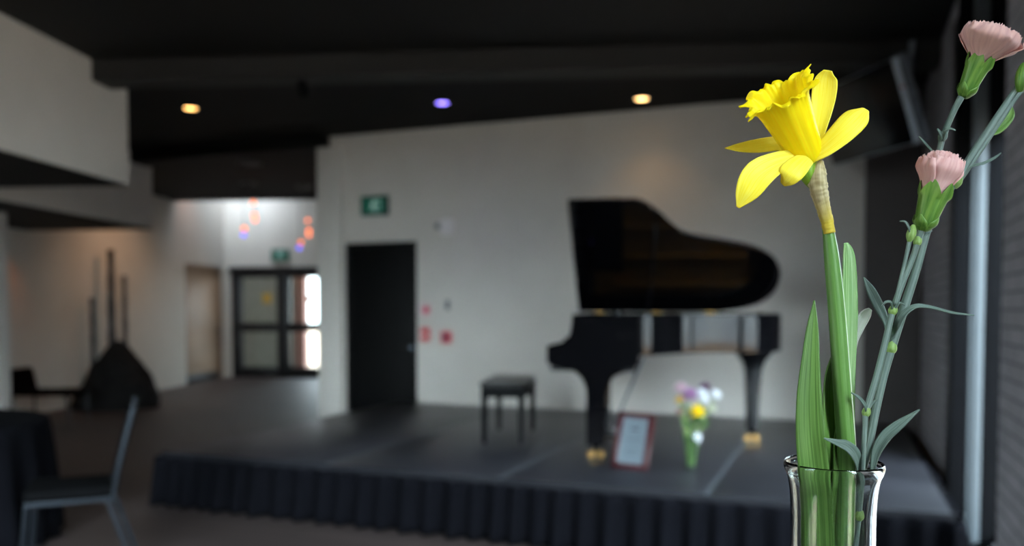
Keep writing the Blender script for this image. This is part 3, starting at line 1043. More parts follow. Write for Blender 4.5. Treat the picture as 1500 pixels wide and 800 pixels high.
for k, (px, py, dd, r, c, lab) in enumerate(FL):
    ctr = W(px, py, d0 + dd)
    rt = thing('cut_flower', vb + Vector((0, 0, 0.02)), lab, 'flower', 'cut flowers in the stage vase')
    mb = MB()
    up = (ctr - vb - Vector((0, 0, .18))); up = (up.normalized() + Vector((0, 0, 0.5)) - CF * 0.9).normalized()
    bloom(mb, ctr, r, up, 26, k)
    obj('bloom', mb, PM[c], rt, world=True, sharp=180, solid=0.0006)
    mb = MB()
    a = k * 2.4
    foot = vb + Vector((0.022 * math.cos(a), 0.022 * math.sin(a), 0.024))
    neck = vb + Vector((0, 0, 0.21)) + Vector((0.03 * math.cos(a + 0.5), 0.03 * math.sin(a + 0.5), 0)) + (ctr - vb - Vector((0, 0, 0.2))) * 0.10
    pts = [foot, (foot + neck) / 2, neck, ctr - up * r * 0.4]
    mb.tube(pts, [0.004, 0.004, 0.0035, 0.003], 6, 14)
    obj('stem', mb, M_gstem2 if k % 2 else M_gstem, rt, world=True, sharp=180)
    if k < 9:
        for q in range(2):
            mb = MB()
            s = neck + (ctr - neck) * (0.2 + 0.3 * q)
            dr = Vector((math.cos(a + q * 3), math.sin(a + q * 3), 0.9)).normalized()
            mb.blade([s, s + dr * 0.04, s + dr * 0.08 + Vector((0, 0, -0.012))], [0.004, 0.014, 0.001], -CF, 0.2, 8, 5)
            obj('leaf', mb, M_gstem, rt, world=True, sharp=180, solid=0.0006)

# ================================================================== WALL DEVICES
M_green = mat('exit_green', (8, 84, 70), 0.4, var=0.1)
M_signblack = mat('sign_black', (16, 20, 20), 0.4)
M_man = emit('exit_pictogram', (190, 225, 215), 0.22)
M_greenlit = emit('exit_panel_green', (0, 96, 78), 0.10)
def exit_sign(loc, rz, w, h, label):
    r = thing('exit_sign', loc, label, 'sign', rz=rz)
    mb = MB(); mb.rbox((-w / 2, -0.05, -h / 2), (w / 2, 0.0, h / 2), 0.006)
    obj('housing', mb, M_signblack, r)
    mb = MB(); mb.box((-w / 2 + 0.02, -0.053, -h / 2 + 0.018), (w / 2 - 0.02, -0.0495, h / 2 - 0.018))
    pl = obj('panel', mb, M_greenlit, r, smooth=False)
    mb = MB()
    s = h * 0.9
    y = -0.056
    P = lambda x, z: (x * s, y, z * s)
    def limb(pts, r_): mb.tube([P(*p) for p in pts], r_ * s, 8, squash=1)
    # doorway and running figure
    mb.box((0.12 * s, -0.0555, -0.38 * s), (0.16 * s, -0.0535, 0.36 * s)); mb.box((0.36 * s, -0.0555, -0.38 * s), (0.40 * s, -0.0535, 0.36 * s)); mb.box((0.12 * s, -0.0555, 0.32 * s), (0.40 * s, -0.0535, 0.36 * s))
    mb.ball(P(0.02, 0.27), 0.07 * s, 2, (1, 0.3, 1))
    limb([(0.0, 0.17), (-0.06, -0.04)], 0.062)
    limb([(-0.06, -0.04), (0.08, -0.12), (0.04, -0.34)], 0.035)
    limb([(-0.06, -0.04), (-0.14, -0.20), (-0.28, -0.22)], 0.035)
    limb([(0.02, 0.15), (0.13, 0.06), (0.20, 0.12)], 0.026)
    limb([(-0.01, 0.15), (-0.15, 0.12), (-0.18, 0.00)], 0.026)
    obj('running_figure', mb, M_man, pl)
exit_sign(WY(551, 302, YB), 0.0, 0.335, 0.215, 'green exit sign with running figure above the black door')
q = A(a_at(412, BFAR), BFAR); q.z = HC + (452 - 374) / FPX * 17.3
exit_sign(q, ANG, 0.36, 0.24, 'green exit sign above the glazed lobby entrance')

M_white = mat('white_plastic', (214, 208, 208), 0.4, var=0.03)
M_grey = mat('grey_plastic', (96, 96, 100), 0.5)
M_red = mat('red_enamel', (190, 20, 24), 0.35, var=0.08)
r = thing('emergency_light', WY(657, 333, YB), 'white emergency light box high on the back wall', 'light')
mb = MB(); mb.rbox((-0.075, -0.07, -0.085), (0.075, 0, 0.085), 0.012)
obj('housing', mb, M_white, r)
mb = MB()
mb.lathe([(0.03, 0), (0.035, 0.04), (0.028, 0.05), (0.002, 0.05)], (-0.10, -0.03, 0.01), 18, Matrix.Rotation(PI / 2, 4, 'X'))
mb.tube([(-0.10, -0.03, 0.01), (-0.07, -0.03, 0.01)], 0.012, 8)
obj('lamp_head', mb, M_grey, r)
r = thing('fire_alarm_switch', WY(624.5, 490, YB), 'red fire alarm pull station beside the black door', 'fire alarm')
mb = MB(); mb.rbox((-0.05, -0.05, -0.075), (0.05, 0, 0.075), 0.008); obj('housing', mb, M_red, r)
mb = MB(); mb.rbox((-0.03, -0.062, -0.02), (0.03, -0.048, 0.012), 0.004); obj('pull_bar', mb, M_white, r)
r = thing('fire_sign', WY(623, 454, YB), 'small red and white fire notice above the pull station', 'sign')
mb = MB(); mb.rbox((-0.065, -0.008, -0.065), (0.065, 0, 0.065), 0.003); obj('plate', mb, mat('notice_pinkish', (206, 176, 184), 0.5), r)
mb = MB(); mb.ball((0.018, -0.009, 0.0), 0.04, 2, (1, 0.06, 1)); obj('red_symbol', mb, M_red, r)
r = thing('fire_alarm_box', WY(655, 494, YB), 'red framed alarm box right of the pull station', 'fire alarm')
mb = MB(); mb.rbox((-0.06, -0.04, -0.065), (0.06, 0, 0.065), 0.008); obj('housing', mb, M_red, r)
mb = MB(); mb.rbox((-0.03, -0.045, -0.03), (0.03, -0.038, 0.03), 0.004); obj('call_plate', mb, mat('alarm_plate_grey', (90, 84, 110), 0.4), r)
r = thing('light_switch', WY(656, 447, YB), 'small dark grey switch on the wall above the alarm box', 'switch')
mb = MB(); mb.rbox((-0.025, -0.01, -0.055), (0.025, 0, 0.055), 0.004); obj('plate', mb, M_grey, r)
mb = MB(); mb.rbox((-0.009, -0.018, -0.02), (0.009, -0.008, 0.02), 0.003); obj('toggle', mb, M_signblack, r)

# ================================================================== CEILING LIGHTS
def downlight(px, py, col, e, label, watts):
    p = WZ(px, py, CEIL_R)
    r = thing('downlight', p, label, 'ceiling light', 'downlights in the black ceiling')
    mb = MB(); mb.lathe([(0.062, -0.001), (0.082, -0.001), (0.085, -0.008), (0.066, -0.012), (0.060, -0.004)], (0, 0, 0), 28, cap0=False, cap1=False)
    obj('trim_ring', mb, M_darkframe, r)
    mb = MB(); mb.lathe([(0.001, -0.006), (0.04, -0.009), (0.062, -0.004), (0.062, 0.0), (0.001, 0.0)], (0, 0, 0), 28)
    obj('lens', mb, emit('lens_' + label[:6].strip(), col, e), r)
    l = bpy.data.lights.new('downlight_lamp', 'SPOT')
    l.energy = watts; l.color = [c for c in rgb(col)[:3]]; l.spot_size = math.radians(110); l.spot_blend = 0.8; l.shadow_soft_size = 0.06
    o = bpy.data.objects.new('downlight_lamp', l); COL.objects.link(o)
    o.location = p - Vector((0, 0, 0.03))
downlight(279, 158, (255, 190, 110), 9.0, 'warm ceiling downlight at the left beside the bulkhead', 9)
downlight(648, 150, (140, 120, 255), 7.0, 'violet ceiling downlight in the middle above the stage', 5)
downlight(940, 144, (255, 200, 130), 9.0, 'warm ceiling downlight above the piano lid', 10)

def spot(loc, target, col, watts, size=70):
    l = bpy.data.lights.new('wall_washer_lamp', 'SPOT')
    l.energy = watts; l.color = rgb(col)[:3]; l.spot_size = math.radians(size); l.spot_blend = 0.9; l.shadow_soft_size = 0.05
    o = bpy.data.objects.new('wall_washer_lamp', l); COL.objects.link(o)
    o.location = loc
    o.rotation_euler = (Vector(target) - Vector(loc)).to_track_quat('-Z', 'Y').to_euler()
spot(A(ALEFT + 1.5, 12.6, 3.3), A(ALEFT, 12.7, 1.0), (255, 205, 165), 62, 120)
spot(A(ALEFT + 0.5, 10.2, 2.42), A(ALEFT, 10.2, 1.4), (255, 150, 80), 6)
spot(A(ALEFT + 0.35, 15.1, 4.4), A(ALEFT, 15.4, 2.0), (255, 160, 90), 40, 60)

# pendant globes in the lobby
PEND = [(371, 297, 'o'), (372.5, 315, 'o'), (373.5, 322, 'o'), (358, 335, 'o'), (357, 344, 'v'), (451, 323, 'o'), (452.5, 338, 'o'), (452.5, 344, 'o'), (440.5, 355, 'o'), (438.5, 363, 'v')]
MO = emit('pendant_orange', (255, 128, 70), 2.6)
MV = emit('pendant_violet', (110, 96, 255), 2.2)
where = ['top', 'second', 'third', 'fourth', 'bottom']
for k, (px, py, c) in enumerate(PEND):
    p = W(px, py, 13.0 + 0.15 * (k % 3) + 0.4 * (k // 5))
    r = thing('pendant_lamp', (p.x, p.y, CEIL_R), '%s globe, %s of the five pendants in the %s lobby cluster' % ('orange' if c == 'o' else 'violet', where[k % 5], 'left' if k < 5 else 'right'), 'pendant lamp', 'glowing globe pendants in the lobby')
    mb = MB(); mb.ball((0, 0, p.z - CEIL_R), 0.035, 3)
    obj('globe', mb, MO if c == 'o' else MV, r)
    mb = MB(); mb.tube([(0, 0, 0), (0, 0, p.z - CEIL_R + 0.05)], 0.003, 6)
    mb.lathe([(0.016, 0.03), (0.016, 0.06), (0.004, 0.07)], (0, 0, p.z - CEIL_R), 12)
    obj('cord', mb, M_signblack, r)
    mb = MB(); mb.lathe([(0.05, -0.02), (0.05, 0.0)], (0, 0, 0), 16)
    obj('canopy', mb, M_signblack, r)

p = WZ(365, 238, CEIL_R)
r = thing('ceiling_vent', p, 'round grey air vent in the black ceiling before the lobby', 'vent')
mb = MB(); mb.lathe([(0.13, -0.002), (0.16, -0.006), (0.165, -0.02), (0.15, -0.03), (0.13, -0.015)], (0, 0, 0), 28, cap0=False, cap1=False)
obj('outer_ring', mb, M_grey, r)
mb = MB(); mb.lathe([(0.002, -0.035), (0.06, -0.03), (0.09, -0.015), (0.09, -0.004), (0.002, -0.004)], (0, 0, 0), 24)
obj('cone', mb, M_grey, r)
p = W(444, 118, 6.9); p.z = CEIL_R
r = thing('spotlight', p, 'small black unlit spotlight hanging from the dark ceiling', 'spotlight')
zb = W(444, 128, (p - EYE).dot(CF)).z - p.z
mb = MB(); mb.tube([(0, 0, 0), (0, 0, zb + 0.03)], 0.008, 8); obj('stem', mb, M_frameblack, r)
mb = MB()
mb.lathe([(0.03, -0.07), (0.038, -0.06), (0.038, 0.05), (0.02, 0.07), (0.004, 0.072)], (0, 0, zb), 18, Matrix.Rotation(0.5, 4, 'X'))
obj('lamp_head', mb, M_frameblack, r)

# ================================================================== TELEVISION
TA = math.radians(57)
tdir = Vector((math.cos(TA), -math.sin(TA), 0))         # along the screen towards the camera
tn = Vector((-math.sin(TA), -math.cos(TA), 0))          # screen normal
edge = W(1327, 147, 6.1)
TWD, THT = 1.02, 0.62
tc_ = edge - tdir * (TWD / 2)
rz = math.atan2(tdir.y, tdir.x)
tv = thing('television', (tc_.x, tc_.y, tc_.z), 'dark television tilted down from the corner by the window wall', 'television', rz=rz)
TL = Matrix.Rotation(math.radians(19), 4, 'X')
mb = MB(); mb.rbox((-TWD / 2, -0.02, -THT / 2), (TWD / 2, 0.03, THT / 2), 0.004, TL)
obj('casing', mb, mat('tv_casing', (205, 216, 228), 0.4, var=0.1), tv)
mb = MB(); mb.rbox((-TWD / 2 + 0.004, -0.024, -THT / 2 + 0.004), (TWD / 2 - 0.004, -0.018, THT / 2 - 0.004), 0.003, TL)
obj('screen', mb, mat('tv_screen', (8, 8, 10), 0.15, var=0.1), tv)
mb = MB(); mb.rbox((TWD / 2 - 0.16, 0.075, -THT / 2 - 0.02), (TWD / 2 - 0.005, 0.115, THT / 2 + 0.02), 0.006, TL)
mb.tube([TL @ Vector((TWD / 2 - 0.03, 0.02, 0.04)), TL @ Vector((TWD / 2 - 0.03, 0.10, 0.04))], 0.035, 12)
mb.tube([TL @ Vector((TWD / 2 - 0.1, 0.09, 0.0)), (TWD / 2 - 0.1, 0.12, CEIL_R - tc_.z)], 0.02, 10)
obj('mount', mb, mat('tv_mount_grey', (112, 118, 126), 0.5), tv)
mb = MB(); mb.ball(TL @ Vector((TWD / 2 + 0.001, 0.0, 0.10)), 0.012, 2)
obj('standby_light', mb, mat('red_sticker', (200, 90, 100), 0.4), tv)

# ================================================================== LEFT SIDE: table, chair, lounge chair, mound, posts
cc = CR * (-(750 - 52) / FPX * 5.0 - 0.78) + CF * 5.0
tb = thing('round_table', (cc.x, cc.y, 0), 'round table under a floor length black cloth beside the banquet chair', 'table')
mb = MB(); mb.lathe([(0.001, 0.725), (0.73, 0.725), (0.735, 0.735), (0.73, 0.742), (0.001, 0.742)], (0, 0, 0), 48)
obj('tabletop', mb, M_darkframe, tb)
mb = MB()
mb.tube([(0, 0, 0.02), (0, 0, 0.73)], 0.04, 12); mb.lathe([(0.28, 0.0), (0.28, 0.02), (0.05, 0.05)], (0, 0, 0), 24)
obj('pedestal', mb, M_darkframe, tb)
clo = tag(bpy.data.objects.new('tablecloth', None), None)
bpy.data.objects.remove(clo)
mb = MB()
rows = []
for r_, z, k in ((0.002, 0.748, 0), (0.4, 0.748, 0), (0.70, 0.748, 0), (0.735, 0.745, 0), (0.748, 0.73, 0.0), (0.755, 0.66, 0.1), (0.762, 0.5, 0.4), (0.77, 0.3, 0.7), (0.775, 0.15, 0.9), (0.78, 0.012, 1)):
    rows.append([Vector((cc.x, cc.y, z)) + Vector((math.cos(t), math.sin(t), 0)) * (r_ + 0.035 * k * (math.sin(22 * t) + 0.5 * math.sin(13 * t + 1))) for t in [2 * PI * i / 160 for i in range(160)]])
mb.grid(rows, closed=True, cap0=True)
o = obj('tablecloth', mb, M_skirt, None, sharp=80, solid=0.003)
tag(o, 'black cloth hanging to the floor over the round table', 'tablecloth')

# banquet chair, seen from its side
sc_ = WZ(108, 713, 0.47)
chz = math.atan2(CR.y, CR.x) + PI + math.radians(23)
bq = thing('banquet_chair', (sc_.x, sc_.y, 0), 'black banquet chair with metal legs beside the black table', 'chair', rz=chz)
# local x = forwards
mb = MB(); mb.rbox((-0.22, -0.20, 0.435), (0.22, 0.20, 0.495), 0.025, None, 3)
obj('seat', mb, M_fabric_black, bq)
mb = MB()
Mb = Matrix.Translation((-0.205, 0, 0.52)) @ Matrix.Rotation(math.radians(-14), 4, 'Y')
mb.rbox((-0.022, -0.185, 0.0), (0.022, 0.185, 0.39), 0.02, Mb, 3)
obj('backrest', mb, M_fabric_black, bq)
for s in (-1, 1):
    mb = MB(); mb.tube([(-0.20, 0.19 * s, 0.43), (-0.235, 0.195 * s, 0.62), (-0.31, 0.195 * s, 0.92)], 0.0125, 8, 10)
    obj('back_upright', mb, M_gunmetal, bq)
    mb = MB(); mb.tube([(0.20, 0.19 * s, 0.43), (0.24, 0.20 * s, 0.0)], 0.0125, 8)
    obj('leg', mb, M_gunmetal, bq)
    mb = MB(); mb.tube([(-0.17, 0.19 * s, 0.43), (-0.31, 0.20 * s, 0.0)], 0.0125, 8)
    obj('leg', mb, M_gunmetal, bq)
mb = MB()
for s in (-1, 1):
    mb.tube([(0.21, 0.19 * s, 0.425), (-0.21, 0.19 * s, 0.425)], 0.0125, 8)
mb.tube([(0.20, -0.19, 0.425), (0.20, 0.19, 0.425)], 0.0125, 8); mb.tube([(-0.20, -0.19, 0.425), (-0.20, 0.19, 0.425)], 0.0125, 8)
obj('seat_frame', mb, M_gunmetal, bq)

# low lounge chair by the left wall
lc = WZ(74, 617, 0.0)
lz = math.atan2(CR.y, CR.x)
lo = thing('lounge_chair', (lc.x, lc.y, 0), 'low dark lounge chair with thin seat by the pale left wall', 'chair', rz=lz)
mb = MB(); mb.rbox((-0.36, -0.27, 0.34), (0.42, 0.27, 0.40), 0.02, None, 3)
obj('seat', mb, M_fabric_black, lo)
mb = MB(); mb.rbox((-0.05, -0.27, 0.0), (0.05, 0.27, 0.32), 0.03, Matrix.Translation((-0.33, 0, 0.36)) @ Matrix.Rotation(math.radians(-14), 4, 'Y'), 3)
obj('backrest', mb, M_fabric_black, lo)
for x, y in ((-0.34, -0.24), (-0.34, 0.24), (0.36, -0.24), (0.36, 0.24), ):
    mb = MB(); mb.tube([(x, y, 0.0), (x * 0.96, y, 0.35)], [0.014, 0.018], 8)
    obj('leg', mb, M_darkframe, lo)

# rocky mound
mc = WZ(178, 596, 0.0)
mc = mc - CF * 0.12
M_rock = mat('dark_rock', (27, 25, 25), 0.9, spec=0.1, var=0.3, scale=6, bump=0.6, bdist=0.04)
mb = MB()
rows = []
for i in range(26):
    t = i / 25
    z = 0.98 * t
    rr = 0.62 * (1 - t) ** 0.85 + 0.085 * (1 - t) ** 0.15 * min(1, t * 3)
    if t > 0.985: rr = 0.01
    row = []
    for k in range(56):
        a = 2 * PI * k / 56
        n_ = noise.noise(Vector((math.cos(a) * 1.6, math.sin(a) * 1.6, t * 4.0))) * 0.16 + noise.noise(Vector((math.cos(a) * 4, math.sin(a) * 4, t * 9.0))) * 0.07
        row.append(Vector((mc.x + 0.03 * t, mc.y, z)) + (AR * math.cos(a) + AF * (0.8 * math.sin(a))) * rr * (1 + n_) + Vector((0, 0, 0.03 * n_)) * (1 if i else 0))
    rows.append(row)
mb.grid(rows, closed=True, cap0=True, cap1=True)
tag(obj('rock_mound', mb, M_rock, sharp=60), 'dark rocky mound heaped on the floor by the left wall', 'sculpture')
M_post = mat('mottled_post', (66, 66, 68), 0.6, var=0.5, scale=9, bump=0.3)
for px, py, dd, rr, lab in ((134, 436, 12.45, 0.040, 'shortest dark slender post, left of the rocky mound'), (162, 366, 12.85, 0.055, 'tallest dark slender post behind the rocky mound'), (182, 404, 13.1, 0.042, 'dark slender post rising behind the peak of the mound')):
    tp = W(px, py, dd)
    mb = MB()
    n_ = 16
    pts = [(tp.x, tp.y, tp.z * i / n_) for i in range(n_ + 1)]
    mb.tube(pts, [rr * (1.1 - 0.25 * i / n_) * (1 + 0.12 * math.sin(i * 2.1)) for i in range(n_ + 1)], 10, 40)
    tag(obj('slender_post', mb, M_post, sharp=60), lab, 'post', 'slender posts behind the mound')

# notice seen inside the vestibule
q = A(a_at(389, 18.2), 18.29); q.z = HC + (452 - 437) / FPX * 18.7
r = thing('notice_sheet', q, 'yellow notice on the vestibule wall behind the left entrance door', 'notice', rz=ANG)
mb = MB(); mb.rbox((-0.10, -0.01, -0.11), (0.10, 0.0, 0.11), 0.002)
obj('sheet', mb, mat('yellow_sheet', (214, 160, 40), 0.6), r)

# ================================================================== FOREGROUND: vase, daffodil, carnations
DV = 0.545
rim_c = W(1221, 678, DV)
VZ = 1.10
VH = rim_c.z - VZ
PX = DV / FPX
# table under it
tt = thing('high_table', (rim_c.x, rim_c.y, 0), 'high round table carrying the glass vase with the daffodil', 'table')
M_cloth2 = mat('table_dark_wood', (52, 44, 42), 0.5, var=0.15)
mb = MB(); mb.lathe([(0.001, VZ - 0.03), (0.28, VZ - 0.03), (0.29, VZ - 0.015), (0.28, VZ), (0.001, VZ)], (0, 0, 0), 48)
obj('tabletop', mb, M_cloth2, tt)
mb = MB(); mb.tube([(0, 0, 0.02), (0, 0, VZ - 0.03)], 0.03, 16); mb.lathe([(0.22, 0), (0.22, 0.015), (0.05, 0.04)], (0, 0, 0), 32)
obj('pedestal', mb, M_chrome, tt)

vs_ = thing('glass_vase', (rim_c.x, rim_c.y, VZ), 'clear glass vase in front holding the daffodil and carnations', 'vase')
R0, RB = 70.5 * PX, 59.5 * PX
prof_o = [(RB * 0.90, 0.0), (RB * 0.97, 0.003), (RB, 0.010), (RB, VH * 0.5), (RB, VH - 0.045), (RB * 1.005, VH - 0.030), (RB * 1.035, VH - 0.018), (RB * 1.09, VH - 0.0095), (R0 * 0.975, VH - 0.0055), (R0, VH - 0.0025), (R0 * 0.997, VH - 0.0005), (R0 * 0.975, VH + 0.0008), (R0 * 0.955, VH)]
prof_i = [(R0 * 0.930, VH - 0.003), (RB * 1.035, VH - 0.009), (RB * 0.975, VH - 0.018), (RB * 0.94, VH - 0.030), (RB * 0.93, VH - 0.045), (RB * 0.93, VH * 0.5), (RB * 0.92, 0.018), (RB * 0.86, 0.012), (0.0006, 0.011)]
po_ = [tuple(p) for p in spline(prof_o, 44)]
pi_ = [tuple(p) for p in spline([prof_o[-1]] + prof_i, 36)][1:]
mb = MB(); mb.lathe([(0.0006, 0.0)] + po_ + [(max(a, 0.0005), b) for a, b in pi_], (0, 0, 0), 72)
obj('vase_body', mb, M_vase, vs_, sharp=180)

VC = Vector((rim_c.x, rim_c.y, 0))
def inv(dx, dz, dd=0.0):
    """point inside the vase: dx right, dd deeper, dz under the rim"""
    return Vector((rim_c.x, rim_c.y, rim_c.z)) + CR * dx + CF * dd - Vector((0, 0, dz))

toc = -CF
D0 = 0.53
px1 = D0 / FPX

M_petal = plant('daffodil_petal', (250, 230, 44), (255, 242, 96), rough=0.5, through=0.32, freq=9, spec=0.25, coordv=((226, 214, 60), -0.4, 0.0) if False else None)
M_corona = plant('daffodil_trumpet', (255, 232, 6), (255, 240, 24), rough=0.5, through=0.42, freq=22, spec=0.3)
M_stemg = plant('daffodil_stem', (78, 118, 50), (104, 144, 72), rough=0.4, through=0.1, freq=6, ridge=((222, 232, 206), 0.845, 0.035))
M_ovary = plant('daffodil_ovary', (104, 146, 36), (134, 168, 48), rough=0.4, through=0.15, freq=5)
M_spathe = plant('papery_spathe', (170, 152, 106), (206, 190, 150), rough=0.7, through=0.25, freq=6, coordv=((204, 178, 56), 0.55, 0.85))
M_dleaf = plant('daffodil_leaf', (72, 106, 40), (112, 150, 74), rough=0.42, through=0.32, freq=5)
M_dleaf2 = plant('daffodil_leaf_pale', (112, 158, 84), (170, 198, 140), rough=0.42, through=0.3, freq=2.5)
M_dleaf3 = plant('daffodil_leaf_white', (228, 236, 222), (238, 242, 234), rough=0.5, through=0.25, freq=3)
M_cstem = plant('carnation_stem', (80, 98, 88), (116, 130, 122), rough=0.55, through=0.05, freq=4)
M_cnode = plant('carnation_node', (112, 142, 66), (140, 166, 96), rough=0.5, through=0.1, freq=4)
M_cleaf = plant('carnation_leaf', (80, 98, 86), (116, 132, 122), rough=0.6, through=0.2, freq=4)
M_calyx = plant('carnation_calyx', (72, 116, 36), (118, 154, 66), rough=0.45, through=0.2, freq=6)
M_pink = plant('carnation_petal', (230, 180, 176), (244, 204, 198), rough=0.6, through=0.35, freq=3, spec=0.2)
M_pink2 = plant('carnation_petal_dusky', (218, 172, 166), (236, 194, 184), rough=0.6, through=0.35, freq=3, spec=0.2)

# ---- daffodil
df = thing('daffodil', inv(0.006, 0.215), 'yellow daffodil with a frilled trumpet standing in the glass vase', 'flower')
base = W(1184, 232, D0)
ax2 = (CR * -0.585 + CU * 0.81).normalized()
CT = math.radians(24)
axis = (ax2 * math.cos(CT) + toc * math.sin(CT)).normalized()
sx_ = axis.cross(toc).normalized()
sy_ = axis.cross(sx_).normalized()
mb = MB()
Lc = 107 * px1 / math.cos(CT)
prf = spline([(0.0, 19), (0.08, 22.5), (0.25, 26), (0.45, 29), (0.62, 32.5), (0.78, 36), (0.90, 40), (0.97, 45), (1.0, 50)], 44)
rows = []
for i, (t, r) in enumerate(prf):
    row = []
    for k in range(180):
        a = 2 * PI * k / 180
        e = max(0.0, (t - 0.55) / 0.45)
        ru = 0.10 * e ** 2 * math.sin(6 * a + 0.6) + 0.10 * e ** 3 * math.sin(13 * a + 1.7 + 0.6 * math.sin(3 * a)) + 0.06 * e ** 5 * math.sin(29 * a + 2 * math.sin(5 * a))
        rib = 0.018 * math.sin(12 * a) * math.sin(min(1, t * 1.3) * PI)
        ax_off = Lc * (t + e ** 4 * (0.022 * math.sin(11 * a + 0.5 + math.sin(2 * a)) + 0.018 * math.sin(23 * a + 2) + 0.04 * math.sin(3 * a + 2.2)) - 0.06 * max(0, t - 0.94) / 0.06)
        rr = r * px1 * (1 + ru + rib)
        row.append(base + axis * ax_off + sx_ * (math.cos(a) * rr) + sy_ * (math.sin(a) * rr))
    rows.append(row)
mb.grid(rows, closed=True)
obj('trumpet', mb, M_corona, df, world=True, sharp=180, solid=0.0007)
# stamens inside
mb = MB()
for k in range(6):
    a = k * PI / 3
    mb.tube([base + axis * 0.004, base + axis * 0.028 + (sx_ * math.cos(a) + sy_ * math.sin(a)) * 0.005], 0.0008, 6)
    mb.ball(base + axis * 0.030 + (sx_ * math.cos(a) + sy_ * math.sin(a)) * 0.005, 0.0018, 1)
mb.tube([base, base + axis * 0.036], 0.0012, 6)
obj('stamens', mb, M_corona, df, world=True)
def pp(l, d=D0):
    return [W(x, y, d + z) for x, y, z in l]
TEP = [
    # path (px, py, depth), half widths in px, facing
    ([(1188, 228, .004), (1198, 192, .010), (1206, 150, .014), (1210, 118, .013), (1213, 103, .010)], [9, 12, 17, 16.5, 6], toc * 0.9 + CR * -0.5, 0.20),
    ([(1186, 230, -.004), (1208, 215, -.010), (1236, 190, -.014), (1256, 170, -.012), (1268, 160, -.008)], [12, 15, 18.5, 17.5, 6], toc * 0.75 + CU * 0.55, -0.18),
    ([(1172, 222, .006), (1140, 212, .012), (1108, 215, .013), (1082, 217, .011), (1062, 217, .008)], [10, 12.5, 12, 7.5, 0.6], toc * 0.9 + CU * 0.45, 0.16),
    ([(1176, 230, -.008), (1140, 238, -.014), (1112, 255, -.018), (1095, 280, -.017), (1081, 304, -.012)], [12, 16, 21, 17, 2.5], toc * 0.9 + CU * 0.35, 0.16),
    ([(1182, 230, -.012), (1170, 240, -.020), (1159, 252, -.023), (1152, 262, -.021), (1146, 270, -.016)], [12, 16, 16.5, 13, 4], toc * 0.9 + CR * -0.4, -0.25),
    ([(1184, 226, .012), (1166, 205, .022), (1150, 185, .032), (1138, 168, .038), (1128, 152, .040)], [10, 15, 18, 14, 2], toc * 0.9, 0.2),
]
for k, (pth, wd, fc, cam) in enumerate(TEP):
    mb = MB()
    mb.blade(pp(pth), [w_ * px1 for w_ in wd], fc, cam, 34, 15, 0.05, 2.0, 0.0, 0.0, k * 1.3)
    obj('petal', mb, M_petal, df, world=True, sharp=180, solid=0.0005)
# ovary, spathe, stem
mb = MB(); mb.tube(pp([(1186, 226, 0), (1183, 238, -.001), (1182, 250, -.002), (1187, 262, -.001), (1196, 275, 0)]), [x * px1 for x in (13, 13, 13, 11, 7)], 18, 24)
obj('ovary', mb, M_ovary, df, world=True, sharp=180)
mb = MB(); mb.tube(pp([(1203, 236, -.002), (1199, 248, -.003), (1198, 264, -.003), (1200, 282, -.002), (1206, 304, -.001), (1212, 324, 0), (1215, 342, 0)]), [x * px1 for x in (3.5, 9.5, 13, 12.2, 9.8, 9, 8.2)], 24, 80, wob=0.16)
obj('spathe', mb, M_spathe, df, world=True, sharp=180)
sp_ = pp([(1196, 270, .0), (1207, 305, .001), (1213, 336, .001), (1219, 385, .002), (1226, 460, .003), (1231, 530, .004), (1236, 600, .006), (1240, 660, .008)]) + [inv(0.0085, 0.03, 0.0), inv(0.008, 0.10, 0.0), inv(0.006, 0.214, 0.0)]
mb = MB(); mb.tube(sp_, [x * px1 for x in (5, 6.5, 8.2, 11, 12.2, 12.8, 13.4, 13.6, 13.4, 13, 12.5)], 20, 90, squash=1.0, hint=tuple(toc))
obj('stem', mb, M_stemg, df, world=True, sharp=180)

# ---- daffodil leaves
def leaf_thing(name, label, paths, widths, fc, m_, camber=0.25, fold=0.0, cat='leaf', group='daffodil leaves in the front vase', n=50):
    r = thing(name, paths[-1], label, cat, group)
    mb = MB(); mb.blade(paths[::-1], [w_ * px1 for w_ in widths[::-1]], fc, camber, n, 11, 0.0, fold=fold)
    obj('leaf_blade', mb, m_, r, world=True, sharp=180, solid=0.0012)
leaf_thing('daffodil_leaf', 'broad pointed green leaf at the left of the front vase',
           pp([(1193, 440, .004), (1190, 480, .003), (1187, 530, .002), (1185, 580, .001), (1186, 630, .001), (1190, 675, .002)]) + [inv(-0.0135, 0.025, -0.008), inv(-0.011, 0.08, -0.007), inv(-0.005, 0.212, -0.002)],
           [0.6, 8, 13, 17.5, 20, 21.5, 22, 23, 14], toc * 0.95 + CR * -0.15, M_dleaf, 0.22)
leaf_thing('daffodil_leaf', 'darker green leaf just behind the stem and the broad leaf',
           pp([(1228, 506, .020), (1220, 530, .018), (1215, 560, .016), (1214, 610, .014), (1215, 675, .012)]) + [inv(-0.001, 0.04, 0.010), inv(0.0, 0.10, 0.009), inv(0.002, 0.212, 0.004)],
           [1.5, 7, 12, 13, 14, 15, 15, 11], toc * 0.9 + CR * 0.35, M_dleaf, 0.25)
leaf_thing('daffodil_leaf', 'pale round tipped leaf behind the right of the daffodil stem',
           pp([(1239, 356, .018), (1242, 370, .017), (1243, 400, .016), (1243, 460, .015), (1242, 540, .014), (1241, 620, .013), (1241, 675, .012)]) + [inv(0.010, 0.05, 0.013), inv(0.008, 0.212, 0.005)],
           [3, 8.5, 11.5, 13, 11, 10.5, 10, 10, 9], toc * 0.9 + CR * 0.2, M_dleaf2, 0.3)
